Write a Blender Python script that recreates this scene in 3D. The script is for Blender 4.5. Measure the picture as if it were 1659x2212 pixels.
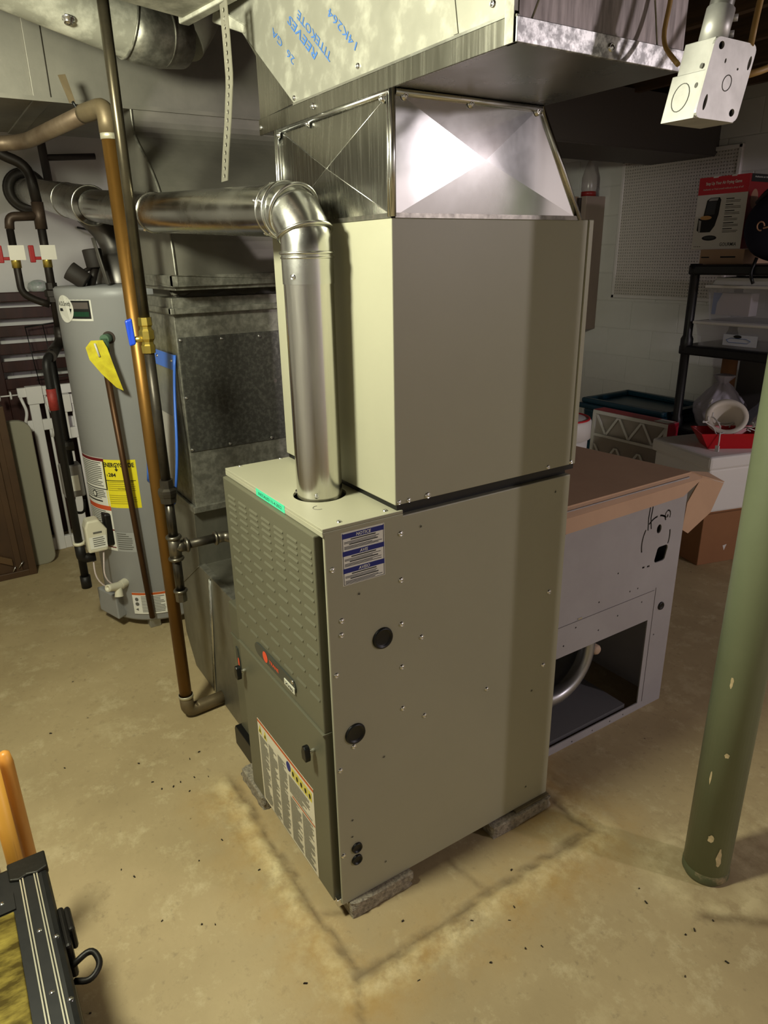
import bpy, bmesh, math, random
from mathutils import Vector as V, Matrix, noise
random.seed(7)
scn = bpy.context.scene
COL = scn.collection
for o in list(bpy.data.objects): bpy.data.objects.remove(o)
PI = math.pi
def lin(c):
    return tuple(((x/255)/12.92 if x/255 <= .04045 else ((x/255+.055)/1.055)**2.4) for x in c) + (1,)
# ---------------------------------------------------------------- camera
cam = bpy.data.cameras.new('camera'); camo = bpy.data.objects.new('camera', cam); COL.objects.link(camo)
YAW, PITCH, ROLL = -1.0036, -.3518, -.0194
fw = V((math.sin(YAW)*math.cos(PITCH), math.cos(YAW)*math.cos(PITCH), math.sin(PITCH)))
rt = fw.cross(V((0, 0, 1))).normalized(); up = rt.cross(fw)
c_, s_ = math.cos(ROLL), math.sin(ROLL)
r2 = c_*rt + s_*up; u2 = -s_*rt + c_*up
mw = Matrix((r2, u2, -fw)).transposed().to_4x4(); mw.translation = V((1.1623, -.5949, 1.5723))
camo.matrix_world = mw
cam.sensor_fit = 'VERTICAL'; cam.sensor_height = 36.0; cam.lens = 36.0*1503.79/2212; cam.clip_start = .05
scn.camera = camo
# ---------------------------------------------------------------- world and room lamps
w = bpy.data.worlds.new('world'); scn.world = w; w.use_nodes = True
w.node_tree.nodes['Background'].inputs[0].default_value = (1, .95, .88, 1)
w.node_tree.nodes['Background'].inputs[1].default_value = 0.
def lamp(name, loc, power, col, rad):
    l = bpy.data.lights.new(name, 'POINT'); l.energy = power; l.color = col; l.shadow_soft_size = rad
    o = bpy.data.objects.new(name, l); COL.objects.link(o); o.location = loc; return o
lamp('ceiling_lamp_warm_offscreen', (-.10, -.90, 2.04), 124, (.99, 1, .78), .12)      # beside the photographer, casts the flue's shadow on the coil
lamp('ceiling_lamp_pink_offscreen', (3.05, 2.62, 2.12), 84, (1, .90, .95), .06)        # right of the picture, casts the column's band on the furnace
vs = scn.view_settings
vs.view_transform = 'Standard'; vs.look = 'None'; vs.exposure = 0.15; vs.gamma = 1; vs.use_curve_mapping = False

# ---------------------------------------------------------------- materials
MATS = {}
def mat(name, rgb, rough=.5, metal=0., var=0., scale=6., bump=0., bscale=60., rgb2=None, spec=.5, trans=0., alpha=1., stretch=None, ior=1.45, dist=.002, thr=None, rvar=0., coat=0.):
    if name in MATS: return MATS[name]
    m = bpy.data.materials.new(name); m.use_nodes = True; nt = m.node_tree; N = nt.nodes; L = nt.links
    b = N['Principled BSDF']
    b.inputs['Base Color'].default_value = lin(rgb); b.inputs['Roughness'].default_value = rough
    b.inputs['Metallic'].default_value = metal; b.inputs['Specular IOR Level'].default_value = spec
    b.inputs['Transmission Weight'].default_value = trans; b.inputs['Alpha'].default_value = alpha
    b.inputs['IOR'].default_value = ior; b.inputs['Coat Weight'].default_value = coat
    if var or bump or rgb2 or rvar:
        tc = N.new('ShaderNodeTexCoord'); mp = N.new('ShaderNodeMapping'); L.new(tc.outputs['Object'], mp.inputs[0])
        if stretch: mp.inputs['Scale'].default_value = stretch
    if var or rgb2 or rvar:
        nz = N.new('ShaderNodeTexNoise'); nz.inputs['Scale'].default_value = scale; nz.inputs['Detail'].default_value = 7; nz.inputs['Roughness'].default_value = .62
        L.new(mp.outputs[0], nz.inputs[0])
        rp = N.new('ShaderNodeValToRGB'); L.new(nz.outputs[0], rp.inputs[0])
        a, z = thr if thr else (.33, .67)
        rp.color_ramp.elements[0].position = a; rp.color_ramp.elements[1].position = z
        if rgb2: c0, c1 = lin(rgb), lin(rgb2)
        else:
            c = lin(rgb); c0 = tuple(x*(1-var) for x in c[:3])+(1,); c1 = tuple(min(1, x*(1+var)) for x in c[:3])+(1,)
        rp.color_ramp.elements[0].color = c0; rp.color_ramp.elements[1].color = c1
        if var or rgb2: L.new(rp.outputs[0], b.inputs['Base Color'])
        if rvar:
            mr = N.new('ShaderNodeMapRange'); L.new(nz.outputs[0], mr.inputs[0]); mr.inputs[1].default_value = .3; mr.inputs[2].default_value = .7
            mr.inputs[3].default_value = rough-rvar; mr.inputs[4].default_value = rough+rvar; L.new(mr.outputs[0], b.inputs['Roughness'])
    if bump:
        n2 = N.new('ShaderNodeTexNoise'); n2.inputs['Scale'].default_value = bscale; n2.inputs['Detail'].default_value = 5
        L.new(mp.outputs[0], n2.inputs[0]); bp = N.new('ShaderNodeBump'); bp.inputs['Strength'].default_value = bump; bp.inputs['Distance'].default_value = dist
        L.new(n2.outputs[0], bp.inputs['Height']); L.new(bp.outputs[0], b.inputs['Normal'])
    MATS[name] = m; return m
CAB = mat('beige_enamel', (161, 158, 136), .42, var=.025, scale=3, bump=.06, bscale=900)
DOOR = mat('taupe_enamel', (97, 95, 78), .38, var=.03, scale=3, bump=.06, bscale=900)
BLACK = mat('black_plastic', (14, 14, 14), .4)
DARK = mat('dark_void', (6, 6, 6), .9)
GALV = mat('galvanized_new', (214, 214, 210), .24, 1., var=.06, scale=14, rvar=.06)
GALVS = mat('galvanized_streaked', (140, 138, 130), .26, 1., rgb2=(182, 180, 170), scale=7, stretch=(20, 20, .8), thr=(.45, .95), rvar=.04)
SPANGLE = mat('galvanized_spangle', (147, 146, 144), .38, .9, rgb2=(229, 228, 225), scale=70, thr=(.42, .60))
GALVD = mat('galvanized_dull', (122, 120, 110), .46, .7, rgb2=(178, 175, 162), scale=46, thr=(.40, .86), rvar=.06)
GALVO = mat('galvanized_old_trunk', (116, 113, 104), .55, .6, rgb2=(136, 132, 121), scale=5, bump=.05, bscale=150)
LETTER = mat('coated_sheet', (146, 144, 132), .5, .5, rgb2=(190, 188, 174), scale=16, thr=(.5, .82), rvar=.08)
PATCH = mat('patch_panel', (94, 93, 88), .42, .8, rgb2=(150, 148, 140), scale=70, thr=(.45, .9))
BROWNM = mat('tarnished_copper', (116, 82, 36), .42, .75, rgb2=(138, 102, 50), scale=5, stretch=(1, 1, .4), bump=.05, bscale=120)
BRONZE = mat('dull_bronze', (112, 98, 74), .5, .5, var=.15, scale=20)
IRON = mat('black_iron_pipe', (46, 42, 38), .42, .6, rgb2=(78, 72, 62), scale=9, bump=.08, bscale=90)
STEEL = mat('bright_fitting', (118, 112, 100), .35, .9, var=.2, scale=25)
DKPIPE = mat('dark_pipe', (38, 32, 28), .5, .4, var=.3, scale=12)
CHROME = mat('zinc_screw', (225, 225, 225), .2, 1.)
BRASS = mat('brass', (206, 182, 92), .3, .9, var=.1, scale=30)
WHITEP = mat('white_print', (228, 226, 216), .5, var=.02)
INK = mat('black_ink', (22, 22, 22), .6)
INKG = mat('grey_ink', (96, 94, 88), .7)
NAVY = mat('navy_print', (24, 34, 120), .5)
ORANGE = mat('orange_print', (196, 92, 40), .5)
REDL = mat('logo_orange_red', (226, 84, 52), .5)
YEL = mat('yellow_print', (238, 222, 40), .5)
GREEN = mat('green_tape', (72, 206, 158), .55)
HEAT = mat('heater_grey', (150, 150, 150), .42, var=.02)
CARD = mat('cardboard', (194, 160, 132), .85, var=.05, scale=5, bump=.05, bscale=80)
CARDD = mat('cardboard_brown', (150, 106, 72), .85, var=.06, scale=4)
OLDG = mat('old_grey_enamel', (158, 154, 156), .5, rgb2=(168, 165, 167), scale=4)
WHITE = mat('white_plastic', (225, 223, 220), .4)
FOAM = mat('white_foam', (234, 232, 229), .7, bump=.15, bscale=250)
WALLW = mat('painted_block_white', (216, 213, 210), .75, rgb2=(224, 221, 218), scale=3, bump=.12, bscale=120)
MORT = mat('painted_mortar', (214, 211, 208), .85, bump=.2, bscale=200)
RED = mat('red_card', (196, 34, 44), .5)
CREAM = mat('cream_plastic', (214, 208, 186), .45)
CLEAR = mat('clear_tote', (214, 214, 222), .2, alpha=.22)
WOODD = mat('dark_stained_wood', (44, 20, 18), .4, rgb2=(62, 30, 24), scale=4, stretch=(1, 6, 1))
WOODB = mat('brown_board', (66, 46, 30), .5, rgb2=(84, 60, 38), scale=3, stretch=(6, 1, 1))
GREENP = mat('green_column_paint', (112, 119, 92), .38, rgb2=(122, 129, 102), scale=3, thr=(.3, .7), bump=.15, bscale=25)
BLOCK = mat('concrete_paver', (112, 104, 92), .95, rgb2=(172, 162, 142), scale=90, bump=1., bscale=220, dist=.004)

# ---------------------------------------------------------------- mesh helpers
class MB:
    def __init__(s): s.v = []; s.f = []; s.mi = []; s.sm = []
    def add(s, vs, fs, mi=0, smooth=False):
        b = len(s.v); s.v += [tuple(p) for p in vs]
        for f in fs: s.f.append([b+i for i in f]); s.mi.append(mi); s.sm.append(smooth)
        return s
    def box(s, lo, hi, mi=0):
        a, b = lo, hi
        vs = [(x, y, z) for x in (a[0], b[0]) for y in (a[1], b[1]) for z in (a[2], b[2])]
        return s.add(vs, [(0, 1, 3, 2), (4, 6, 7, 5), (0, 4, 5, 1), (2, 3, 7, 6), (0, 2, 6, 4), (1, 5, 7, 3)], mi)
    def hexa(s, bot, top, mi=0):
        n = len(bot); vs = list(bot)+list(top)
        fs = [list(range(n))[::-1], list(range(n, 2*n))]+[(i, (i+1) % n, n+(i+1) % n, n+i) for i in range(n)]
        return s.add(vs, fs, mi)
    def prism(s, pts, axis, a, b, mi=0):
        def P(p, q):
            return {'x': (q, p[0], p[1]), 'y': (p[0], q, p[1]), 'z': (p[0], p[1], q)}[axis]
        return s.hexa([P(p, a) for p in pts], [P(p, b) for p in pts], mi)
    def cyl(s, p0, p1, r0, r1=None, n=16, caps=True, smooth=True, mi=0):
        p0, p1 = V(p0), V(p1); r1 = r0 if r1 is None else r1
        d = (p1-p0).normalized(); q = d.to_track_quat('Z', 'Y')
        A = [q @ V((math.cos(2*PI*i/n), math.sin(2*PI*i/n), 0)) for i in range(n)]
        s.add([p0+a*r0 for a in A]+[p1+a*r1 for a in A], [(i, (i+1) % n, n+(i+1) % n, n+i) for i in range(n)], mi, smooth)
        if caps:
            s.add([p0+a*r0 for a in A], [list(range(n))[::-1]], mi); s.add([p1+a*r1 for a in A], [list(range(n))], mi)
        return s
    def tube(s, pts, r, n=10, fil=0., mi=0, caps=True, steps=5):
        pts = [V(p) for p in pts]
        if fil > 0:
            out = [pts[0]]
            for i in range(1, len(pts)-1):
                a, b, c = pts[i-1], pts[i], pts[i+1]
                d = min(fil, (a-b).length*.49, (c-b).length*.49)
                e, g = b+(a-b).normalized()*d, b+(c-b).normalized()*d
                for k in range(steps+1):
                    t = k/steps; out.append(e*(1-t)**2+b*2*t*(1-t)+g*t*t)
            out.append(pts[-1]); pts = out
        T = []
        for i in range(len(pts)):
            a = pts[max(i-1, 0)]; b = pts[min(i+1, len(pts)-1)]; T.append((b-a).normalized())
        ref = V((0, 0, 1)) if abs(T[0].z) < .9 else V((1, 0, 0))
        u = (ref-T[0]*ref.dot(T[0])).normalized(); R = []
        rr = r if isinstance(r, (list, tuple)) else [r]*len(pts)
        for i, p in enumerate(pts):
            u = (u-T[i]*u.dot(T[i])).normalized(); v = T[i].cross(u)
            R.append([p+(u*math.cos(2*PI*k/n)+v*math.sin(2*PI*k/n))*rr[i] for k in range(n)])
        vs = [q for ring in R for q in ring]
        fs = [(i*n+k, i*n+(k+1) % n, (i+1)*n+(k+1) % n, (i+1)*n+k) for i in range(len(pts)-1) for k in range(n)]
        s.add(vs, fs, mi, True)
        if caps: s.add(R[0], [list(range(n))[::-1]], mi); s.add(R[-1], [list(range(n))], mi)
        return s
    def lathe(s, prof, o, axis=(0, 0, 1), n=32, mi=0, a0=0., a1=2*PI, smooth=True):
        q = V(axis).normalized().to_track_quat('Z', 'Y'); o = V(o); full = abs(a1-a0-2*PI) < 1e-6
        m = n if full else n+1
        vs = [o+q @ V((r*math.cos(a0+(a1-a0)*k/n), r*math.sin(a0+(a1-a0)*k/n), h)) for r, h in prof for k in range(m)]
        fs = [(i*m+k, i*m+(k+1) % m, (i+1)*m+(k+1) % m, (i+1)*m+k) for i in range(len(prof)-1) for k in range(n)]
        return s.add(vs, fs, mi, smooth)
    def torus(s, o, axis, R, r, n=24, k=8, mi=0):
        return s.lathe([(R+r*math.cos(2*PI*j/k), r*math.sin(2*PI*j/k)) for j in range(k+1)], o, axis, n, mi)
    def rect(s, F, u0, v0, u1, v1, w=.0006, mi=0, nu=1):
        for i in range(nu):
            a, b = u0+(u1-u0)*i/nu, u0+(u1-u0)*(i+1)/nu
            s.add([F(a, v0, w), F(b, v0, w), F(b, v1, w), F(a, v1, w)], [(0, 1, 2, 3)], mi)
        return s
    def slab(s, F, u0, v0, u1, v1, w0, w1, mi=0):
        vs = [F(u, v, q) for u in (u0, u1) for v in (v0, v1) for q in (w0, w1)]
        return s.add(vs, [(0, 1, 3, 2), (4, 6, 7, 5), (0, 4, 5, 1), (2, 3, 7, 6), (0, 2, 6, 4), (1, 5, 7, 3)], mi)
    def poly(s, F, pts, w=.0008, mi=0):
        return s.add([F(u, v, w) for u, v in pts], [list(range(len(pts)))], mi)
    def disc(s, F, u, v, ru, rv=None, w=.001, mi=0, n=20):
        rv = ru if rv is None else rv
        return s.poly(F, [(u+ru*math.cos(2*PI*k/n), v+rv*math.sin(2*PI*k/n)) for k in range(n)], w, mi)
    def text(s, F, txt, u, v, size, w=.0012, mi=0, width=None, align='CENTER', bold=0., shear=0., ang=0.):
        cu = bpy.data.curves.new('t', 'FONT'); cu.body = txt; cu.size = 1; cu.align_x = align; cu.offset = bold; cu.shear = shear; cu.resolution_u = 2
        o = bpy.data.objects.new('t', cu); COL.objects.link(o); me = bpy.data.meshes.new_from_object(o)
        bpy.data.objects.remove(o); bpy.data.curves.remove(cu)
        if len(me.vertices):
            xs = [p.co.x for p in me.vertices]; k = size
            if width: k = width/max(1e-6, max(xs)-min(xs))
            ca, sa = math.cos(ang), math.sin(ang)
            vs = []
            for p in me.vertices:
                x, y = p.co.x*k, p.co.y*size; vs.append(F(u+x*ca-y*sa, v+x*sa+y*ca, w))
            s.add(vs, [list(q.vertices) for q in me.polygons], mi)
        bpy.data.meshes.remove(me); return s
    def lines(s, F, u0, v0, u1, v1, pitch, h, mi, ragged=.3, rnd=random):
        v = v1
        while v-h > v0:
            e = u1-(u1-u0)*ragged*rnd.random()**2
            s.rect(F, u0, v-h, e, v, .0011, mi, nu=(8 if abs(u1-u0) > 5 else 1)); v -= pitch
        return s
    def mesh(s, name, mats):
        me = bpy.data.meshes.new(name); c = V((0, 0, 0))
        if s.v:
            lo = [min(p[i] for p in s.v) for i in range(3)]; hi = [max(p[i] for p in s.v) for i in range(3)]
            c = V([(a+b)/2 for a, b in zip(lo, hi)])
        me.from_pydata([tuple(V(p)-c) for p in s.v], [], s.f)
        if not isinstance(mats, (list, tuple)): mats = [mats]
        for m in mats: me.materials.append(m)
        me.polygons.foreach_set('material_index', s.mi); me.polygons.foreach_set('use_smooth', s.sm)
        me.update(); return me, c
    def obj(s, name, mats, parent=None, bevel=0., recalc=True, seg=2):
        me, c = s.mesh(name, mats)
        if recalc:
            bm = bmesh.new(); bm.from_mesh(me); bmesh.ops.remove_doubles(bm, verts=bm.verts, dist=1e-6)
            bmesh.ops.recalc_face_normals(bm, faces=bm.faces); bm.to_mesh(me); bm.free()
        return link(name, me, c, parent, bevel, seg)
def link(name, me, loc, parent=None, bevel=0., seg=2, rot=None, scale=None):
    o = bpy.data.objects.new(name, me); COL.objects.link(o); o.location = loc
    if rot is not None: o.rotation_mode = 'QUATERNION'; o.rotation_quaternion = rot
    if scale is not None: o.scale = scale
    if parent is not None: adopt(o, parent)
    if bevel:
        b = o.modifiers.new('bevel', 'BEVEL'); b.width = bevel; b.segments = seg; b.limit_method = 'ANGLE'; b.angle_limit = .6
    return o
def wm(o):
    m = Matrix.LocRotScale(o.location, o.rotation_quaternion if o.rotation_mode == 'QUATERNION' else o.rotation_euler, o.scale)
    return wm(o.parent) @ o.matrix_parent_inverse @ m if o.parent else m
def adopt(o, parent): o.parent = parent; o.matrix_parent_inverse = wm(parent).inverted()
def tag(o, label, cat, group=None):
    o['label'] = label; o['category'] = cat
    if group: o['group'] = group
    return o
def thing(name, label, cat, loc=(0, 0, 0), group=None):
    o = bpy.data.objects.new(name, None); COL.objects.link(o); o.location = loc; o.empty_display_size = .05
    return tag(o, label, cat, group)
def struct(o): o['kind'] = 'structure'; return o
def frame(O, U, W):
    O, U, W = V(O), V(U), V(W); N = U.cross(W)
    return lambda u, v, w=0.: O+U*u+W*v+N*w
FRONT = lambda y: frame((0, y, 0), (1, 0, 0), (0, 0, 1))     # faces -y; u = x, v = z
SIDE = lambda x: frame((x, 0, 0), (0, 1, 0), (0, 0, 1))      # faces +x; u = y, v = z
TOP = lambda z: frame((0, 0, z), (1, 0, 0), (0, 1, 0))
def proto(mb, name, mats):
    me, c = mb.mesh(name, mats); return me
def cut(o, mb):
    c = mb.obj('cutter', DARK, None); b = o.modifiers.new('cut', 'BOOLEAN'); b.operation = 'DIFFERENCE'; b.object = c; b.solver = 'EXACT'
    bv = [m_ for m_ in o.modifiers if m_.type == 'BEVEL']; wd = bv[0].width if bv else 0
    for m_ in bv: o.modifiers.remove(m_)
    bpy.context.view_layer.update(); me = bpy.data.meshes.new_from_object(o.evaluated_get(bpy.context.evaluated_depsgraph_get()))
    o.modifiers.clear(); old = o.data; me.name = old.name; o.data = me; bpy.data.meshes.remove(old)
    cm = c.data; bpy.data.objects.remove(c); bpy.data.meshes.remove(cm)
    if wd:
        q = o.modifiers.new('bevel', 'BEVEL'); q.width = wd; q.segments = 2; q.limit_method = 'ANGLE'; q.angle_limit = .6
    return o
SCREW = proto(MB().lathe([(.0001, .0062), (.0025, .0062), (.0035, .004), (.0038, .0058), (.0048, .0054), (.0050, .0016), (.0072, .0012), (.0074, -.0006)], (0, 0, 0), n=12), 'screw', CHROME)
DIMPLE = proto(MB().lathe([(.0001, .0004), (.003, .0004), (.0036, .0010), (.0046, .0010), (.005, -.0002)], (0, 0, 0), n=12), 'dimple', CAB)
def put(me, name, parent, loc, nrm, k=1.):
    return link(name, me, V(loc), parent, rot=V(nrm).to_track_quat('Z', 'Y'), scale=(k, k, k))
def screw(parent, loc, nrm, k=1.): return put(SCREW, 'screw', parent, loc, nrm, k)

# ================================================================ STRUCTURE
def floor_mat():
    m = bpy.data.materials.new('concrete_floor'); m.use_nodes = True; nt = m.node_tree; N = nt.nodes; L = nt.links; b = N['Principled BSDF']
    tc = N.new('ShaderNodeTexCoord')
    def nz(scale, det=8, rough=.6, st=None):
        n = N.new('ShaderNodeTexNoise'); n.inputs['Scale'].default_value = scale; n.inputs['Detail'].default_value = det; n.inputs['Roughness'].default_value = rough
        L.new(tc.outputs['Object'], n.inputs[0]); return n
    def ramp(src, p0, p1, c0, c1):
        r = N.new('ShaderNodeValToRGB'); L.new(src, r.inputs[0]); e = r.color_ramp.elements
        e[0].position, e[1].position = p0, p1; e[0].color, e[1].color = c0, c1; return r.outputs[0]
    def mix(a, bb, f, t='MIX'):
        x = N.new('ShaderNodeMix'); x.data_type = 'RGBA'; x.blend_type = t
        if isinstance(f, float): x.inputs[0].default_value = f
        else: L.new(f, x.inputs[0])
        for i, q in ((6, a), (7, bb)):
            if isinstance(q, tuple): x.inputs[i].default_value = q
            else: L.new(q, x.inputs[i])
        return x.outputs[2]
    W = (1, 1, 1, 1); K = (0, 0, 0, 1)
    base = ramp(nz(1.6).outputs[0], .34, .66, lin((164, 145, 108)), lin((188, 168, 128)))
    base = mix(base, lin((206, 190, 150)), ramp(nz(4.2, 9, .68).outputs[0], .56, .74, K, (.7, .7, .7, 1)))
    base = mix(base, lin((148, 124, 84)), ramp(nz(2.3, 9, .7).outputs[0], .6, .78, K, (.6, .6, .6, 1)))
    base = mix(base, lin((112, 100, 80)), ramp(nz(38, 4, .6).outputs[0], .62, .72, K, (.35, .35, .35, 1)))
    base = mix(base, lin((208, 193, 154)), ramp(nz(9, 10, .75).outputs[0], .54, .70, K, (.75, .75, .75, 1)))
    base = mix(base, lin((138, 120, 88)), ramp(nz(13, 10, .78).outputs[0], .55, .72, K, (.6, .6, .6, 1)))
    base = mix(base, lin((52, 44, 34)), ramp(nz(26, 2, .5).outputs[0], .765, .79, K, (.85, .85, .85, 1)))
    at = N.new('ShaderNodeAttribute'); at.attribute_name = 'mortar'
    sp = N.new('ShaderNodeSeparateColor'); L.new(at.outputs['Color'], sp.inputs[0])
    def gate(ch, lo, hi, sc):
        mm = N.new('ShaderNodeMath'); mm.operation = 'MULTIPLY'; L.new(sp.outputs[ch], mm.inputs[0])
        L.new(ramp(nz(sc, 8, .7).outputs[0], lo, hi, K, W), mm.inputs[1]); return mm.outputs[0]
    base = mix(base, lin((224, 208, 162)), gate(0, .38, .58, 14))
    base = mix(base, lin((174, 140, 82)), gate(1, .36, .66, 6))
    base = mix(base, lin((104, 86, 60)), gate(2, .22, .52, 18))
    L.new(base, b.inputs['Base Color'])
    b.inputs['Roughness'].default_value = .62; b.inputs['Specular IOR Level'].default_value = .35
    bp = N.new('ShaderNodeBump'); bp.inputs['Strength'].default_value = .35; bp.inputs['Distance'].default_value = .004
    n3 = nz(30, 8, .65); L.new(n3.outputs[0], bp.inputs['Height']); L.new(bp.outputs[0], b.inputs['Normal'])
    return m
X0, X1, Y0, Y1, ZC = -3.42, 4.4, -3.4, 3.94, 2.62
def spaced(a, b, fa, fb, coarse, fine):
    xs = []; x = a
    while x < fa-1e-6: xs.append(x); x += min(coarse, fa-x)
    x = fa
    while x < fb-1e-6: xs.append(x); x += fine
    x = fb
    while x < b-1e-6: xs.append(x); x += min(coarse, b-x)
    xs.append(b); return xs
def seg_d(px, py, a, b):
    ax, ay = a; bx, by = b; dx, dy = bx-ax, by-ay; t = max(0, min(1, ((px-ax)*dx+(py-ay)*dy)/(dx*dx+dy*dy)))
    return math.hypot(px-ax-t*dx, py-ay-t*dy)
xs = spaced(X0, X1, -.85, .62, .35, .0125); ys = spaced(Y0, Y1, -.34, 1.0, .35, .0125)
vsf, cols = [], []
PADX0, PADX1, PADY0, PADY1 = -.70, .150, -.050, .742
for y in ys:
    for x in xs:
        h = 0; cr = cg = cb = 0
        if -.86 < x < .63 and -.35 < y < 1.01:
            wob = .014*noise.noise(V((x*7, y*7, 0)))+.010*noise.noise(V((x*28, y*28, 3)))
            dx = max(PADX0-x, x-PADX1); dy = max(PADY0-y, y-PADY1)
            d = (math.hypot(max(dx, 0), max(dy, 0)) if max(dx, dy) > 0 else max(dx, dy))+wob
            fade = 1. if x > -.6 else max(0, 1-(-.6-x)/.1)
            h = fade*((.0030+.003*noise.noise(V((x*30, y*30, 9))))*math.exp(-((d-.024)/.018)**2)-.004*math.exp(-(d/.007)**2))
            h += .003*fade*math.exp(-((d-.085)/.012)**2)
            cr = fade*max(0, math.exp(-((d-.035)/.035)**2)); cg = fade*max(0, 1-abs(d-.05)/.16)*.9
            if y > .45 and x > 0 and d < 0: cg = max(cg, min(1, -d/.03)*.9*min(1, (y-.45)/.15))
            cb = fade*math.exp(-((d+.003)/.010)**2)*.75
            for a, b2 in (((-.0, .33), (.15, .36)), ((-.05, -.05), (.01, .06)), ((.15, -.05), (.32, -.13))):
                q = seg_d(x, y, a, b2); h -= .003*math.exp(-(q/.008)**2); cb = max(cb, .5*math.exp(-(q/.008)**2))
            q = math.hypot(x-.42, y-.88); cr = max(cr, .6*max(0, 1-abs(q-.12)/.06))
            q = seg_d(x, y, (.50, .76), (.62, .9)); cb = max(cb, .7*math.exp(-(q/.014)**2))
        vsf.append((x, y, h)); cols += [cr, cg, cb, 1]
nx = len(xs)
me = bpy.data.meshes.new('floor')
me.from_pydata(vsf, [], [(j*nx+i, j*nx+i+1, (j+1)*nx+i+1, (j+1)*nx+i) for j in range(len(ys)-1) for i in range(nx-1)])
ca = me.color_attributes.new('mortar', 'FLOAT_COLOR', 'POINT'); ca.data.foreach_set('color', cols)
me.polygons.foreach_set('use_smooth', [True]*len(me.polygons)); me.materials.append(floor_mat())
FLOOR = struct(link('floor', me, (0, 0, 0)))
struct(MB().box((X0-.15, Y0, 0), (X0, Y1, ZC)).obj('wall_left', WALLW))
wb = struct(MB().box((X0, Y1-.0095, 0), (X1, Y1+.2, ZC)).obj('wall_back', MORT))
struct(MB().box((X1, Y0, 0), (X1+.15, Y1, ZC)).obj('wall_right', WALLW))
struct(MB().box((X0, Y0-.15, 0), (X1, Y0, ZC)).obj('wall_front', WALLW))
bl = MB().box((-.2005, -.014, -.0985), (.2005, .014, .0985)); blk = proto(bl, 'concrete_block', WALLW)
row = 0
z = .1016
while z < ZC-.1:
    x = -3.22+(.2032 if row % 2 else 0)
    while x < .8:
        o = link('concrete_block', blk, (x, Y1, z), wb, bevel=.003); x += .4064
    z += .2032; row += 1
ceil = struct(MB().box((X0, Y0, ZC), (X1, Y1, ZC+.1)).obj('ceiling', mat('subfloor_dark', (58, 48, 40), .8, var=.2)))
JO = mat('joist_wood', (70, 54, 42), .75, rgb2=(96, 74, 54), scale=3, stretch=(1, 12, 12))
jm = proto(MB().box((-3.9, -.019, -.10), (3.9, .019, .10)), 'joist', JO)
for k in range(17): link('joist', jm, (.48, -3.0+.406*k, ZC-.10), ceil)
# steel beam boxed in at the back right
struct(MB().box((-2.36, .95, 2.145), (-1.86, Y1, 2.44)).obj('trim_1', mat('beam_paint', (84, 78, 75), .6))).location
sofm = struct(MB().box((-2.355, .95, 2.137), (-1.865, Y1, 2.145)).obj('trim_2', mat('beam_paint', (84, 78, 75), .6)))

struct(MB().box((.345, Y0, 2.10), (.485, Y1, 2.112)).box((.345, Y0, 2.388), (.485, Y1, 2.40)).box((.410, Y0, 2.112), (.420, Y1, 2.388)).obj('trim_3', mat('added_girder_steel', (58, 50, 46), .6, .3, var=.15)))  # unseen girder above the column, added to block the pink lamp's light
# ================================================================ SUPPORT COLUMN
post = thing('support_column', 'olive green painted steel column standing on the concrete floor', 'column', (.415, .885, 0))
MB().cyl((.415, .885, .012), (.415, .885, 2.10), .057, n=40).obj('shaft', GREENP, post)
MB().lathe([(.0, .0), (.052, .0), (.0585, .012), (.0585, .03), (.057, .036)], (.415, .885, .0), n=40).obj('base_collar', mat('column_base', (84, 88, 62), .6, rgb2=(150, 132, 104), scale=24, thr=(.55, .7)), post)
chip = mat('bare_primer_chip', (190, 170, 132), .8, var=.2, scale=60)
for th, zz, a, bb in ((-62, .16, .008, .014), (-60, .42, .006, .008), (-78, .62, .004, .016), (-35, .10, .007, .03), (-88, .34, .003, .02)):
    t = math.radians(th); F = lambda u, v, w=0., t=t, zz=zz: V((.415+(.0572+w)*math.cos(t+u/.057), .885+(.0572+w)*math.sin(t+u/.057), zz+v))
    mb = MB(); pts = [(a*math.cos(2*PI*k/14)*(.7+.5*random.random()), bb*math.sin(2*PI*k/14)*(.7+.5*random.random())) for k in range(14)]
    mb.poly(F, pts, .0003).obj('paint_chip', chip, post, recalc=False)

# ================================================================ CONCRETE BLOCKS UNDER THE FURNACE
def paver(name, lo, hi, label):
    mb = MB(); L3 = [hi[i]-lo[i] for i in range(3)]; n = [max(2, int(l/.012)) for l in L3]
    bm = bmesh.new(); bmesh.ops.create_cube(bm, size=1)
    bmesh.ops.subdivide_edges(bm, edges=bm.edges[:], cuts=9, use_grid_fill=True)
    for v in bm.verts:
        e = sum(abs(c) > .49 for c in v.co); p = V([lo[i]+(v.co[i]+.5)*L3[i] for i in range(3)])
        k = .0012 if e < 2 else .006
        v.co = p+V((noise.noise(p*60), noise.noise(p*60+V((5, 0, 0))), 0))*k*1.5-V([math.copysign(k*.5, c) if abs(c) > .49 else 0 for c in v.co[:2]]+[0])
    me = bpy.data.meshes.new(name); bm.to_mesh(me); bm.free(); me.materials.append(BLOCK)
    c = V([(a+b)/2 for a, b in zip(lo, hi)]); me.transform(Matrix.Translation(-c))
    return tag(link(name, me, c), label, 'paver', 'pavers under the furnace')
paver('concrete_paver', (-.125, .018, 0), (.016, .207, .0455), 'rough concrete paver under furnace corner below the two small black grommets')
paver('concrete_paver', (-.125, .482, 0), (.020, .714, .0395), 'rough concrete paver under the rear corner of the furnace, with a metal shim')
paver('concrete_paver', (-.622, -.020, 0), (-.452, .09, .0455), 'rough concrete paver under furnace corner beside the air cleaner')
paver('concrete_paver', (-.622, .55, 0), (-.452, .69, .0455), 'rough concrete paver hidden under the far rear corner of the furnace')
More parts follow.
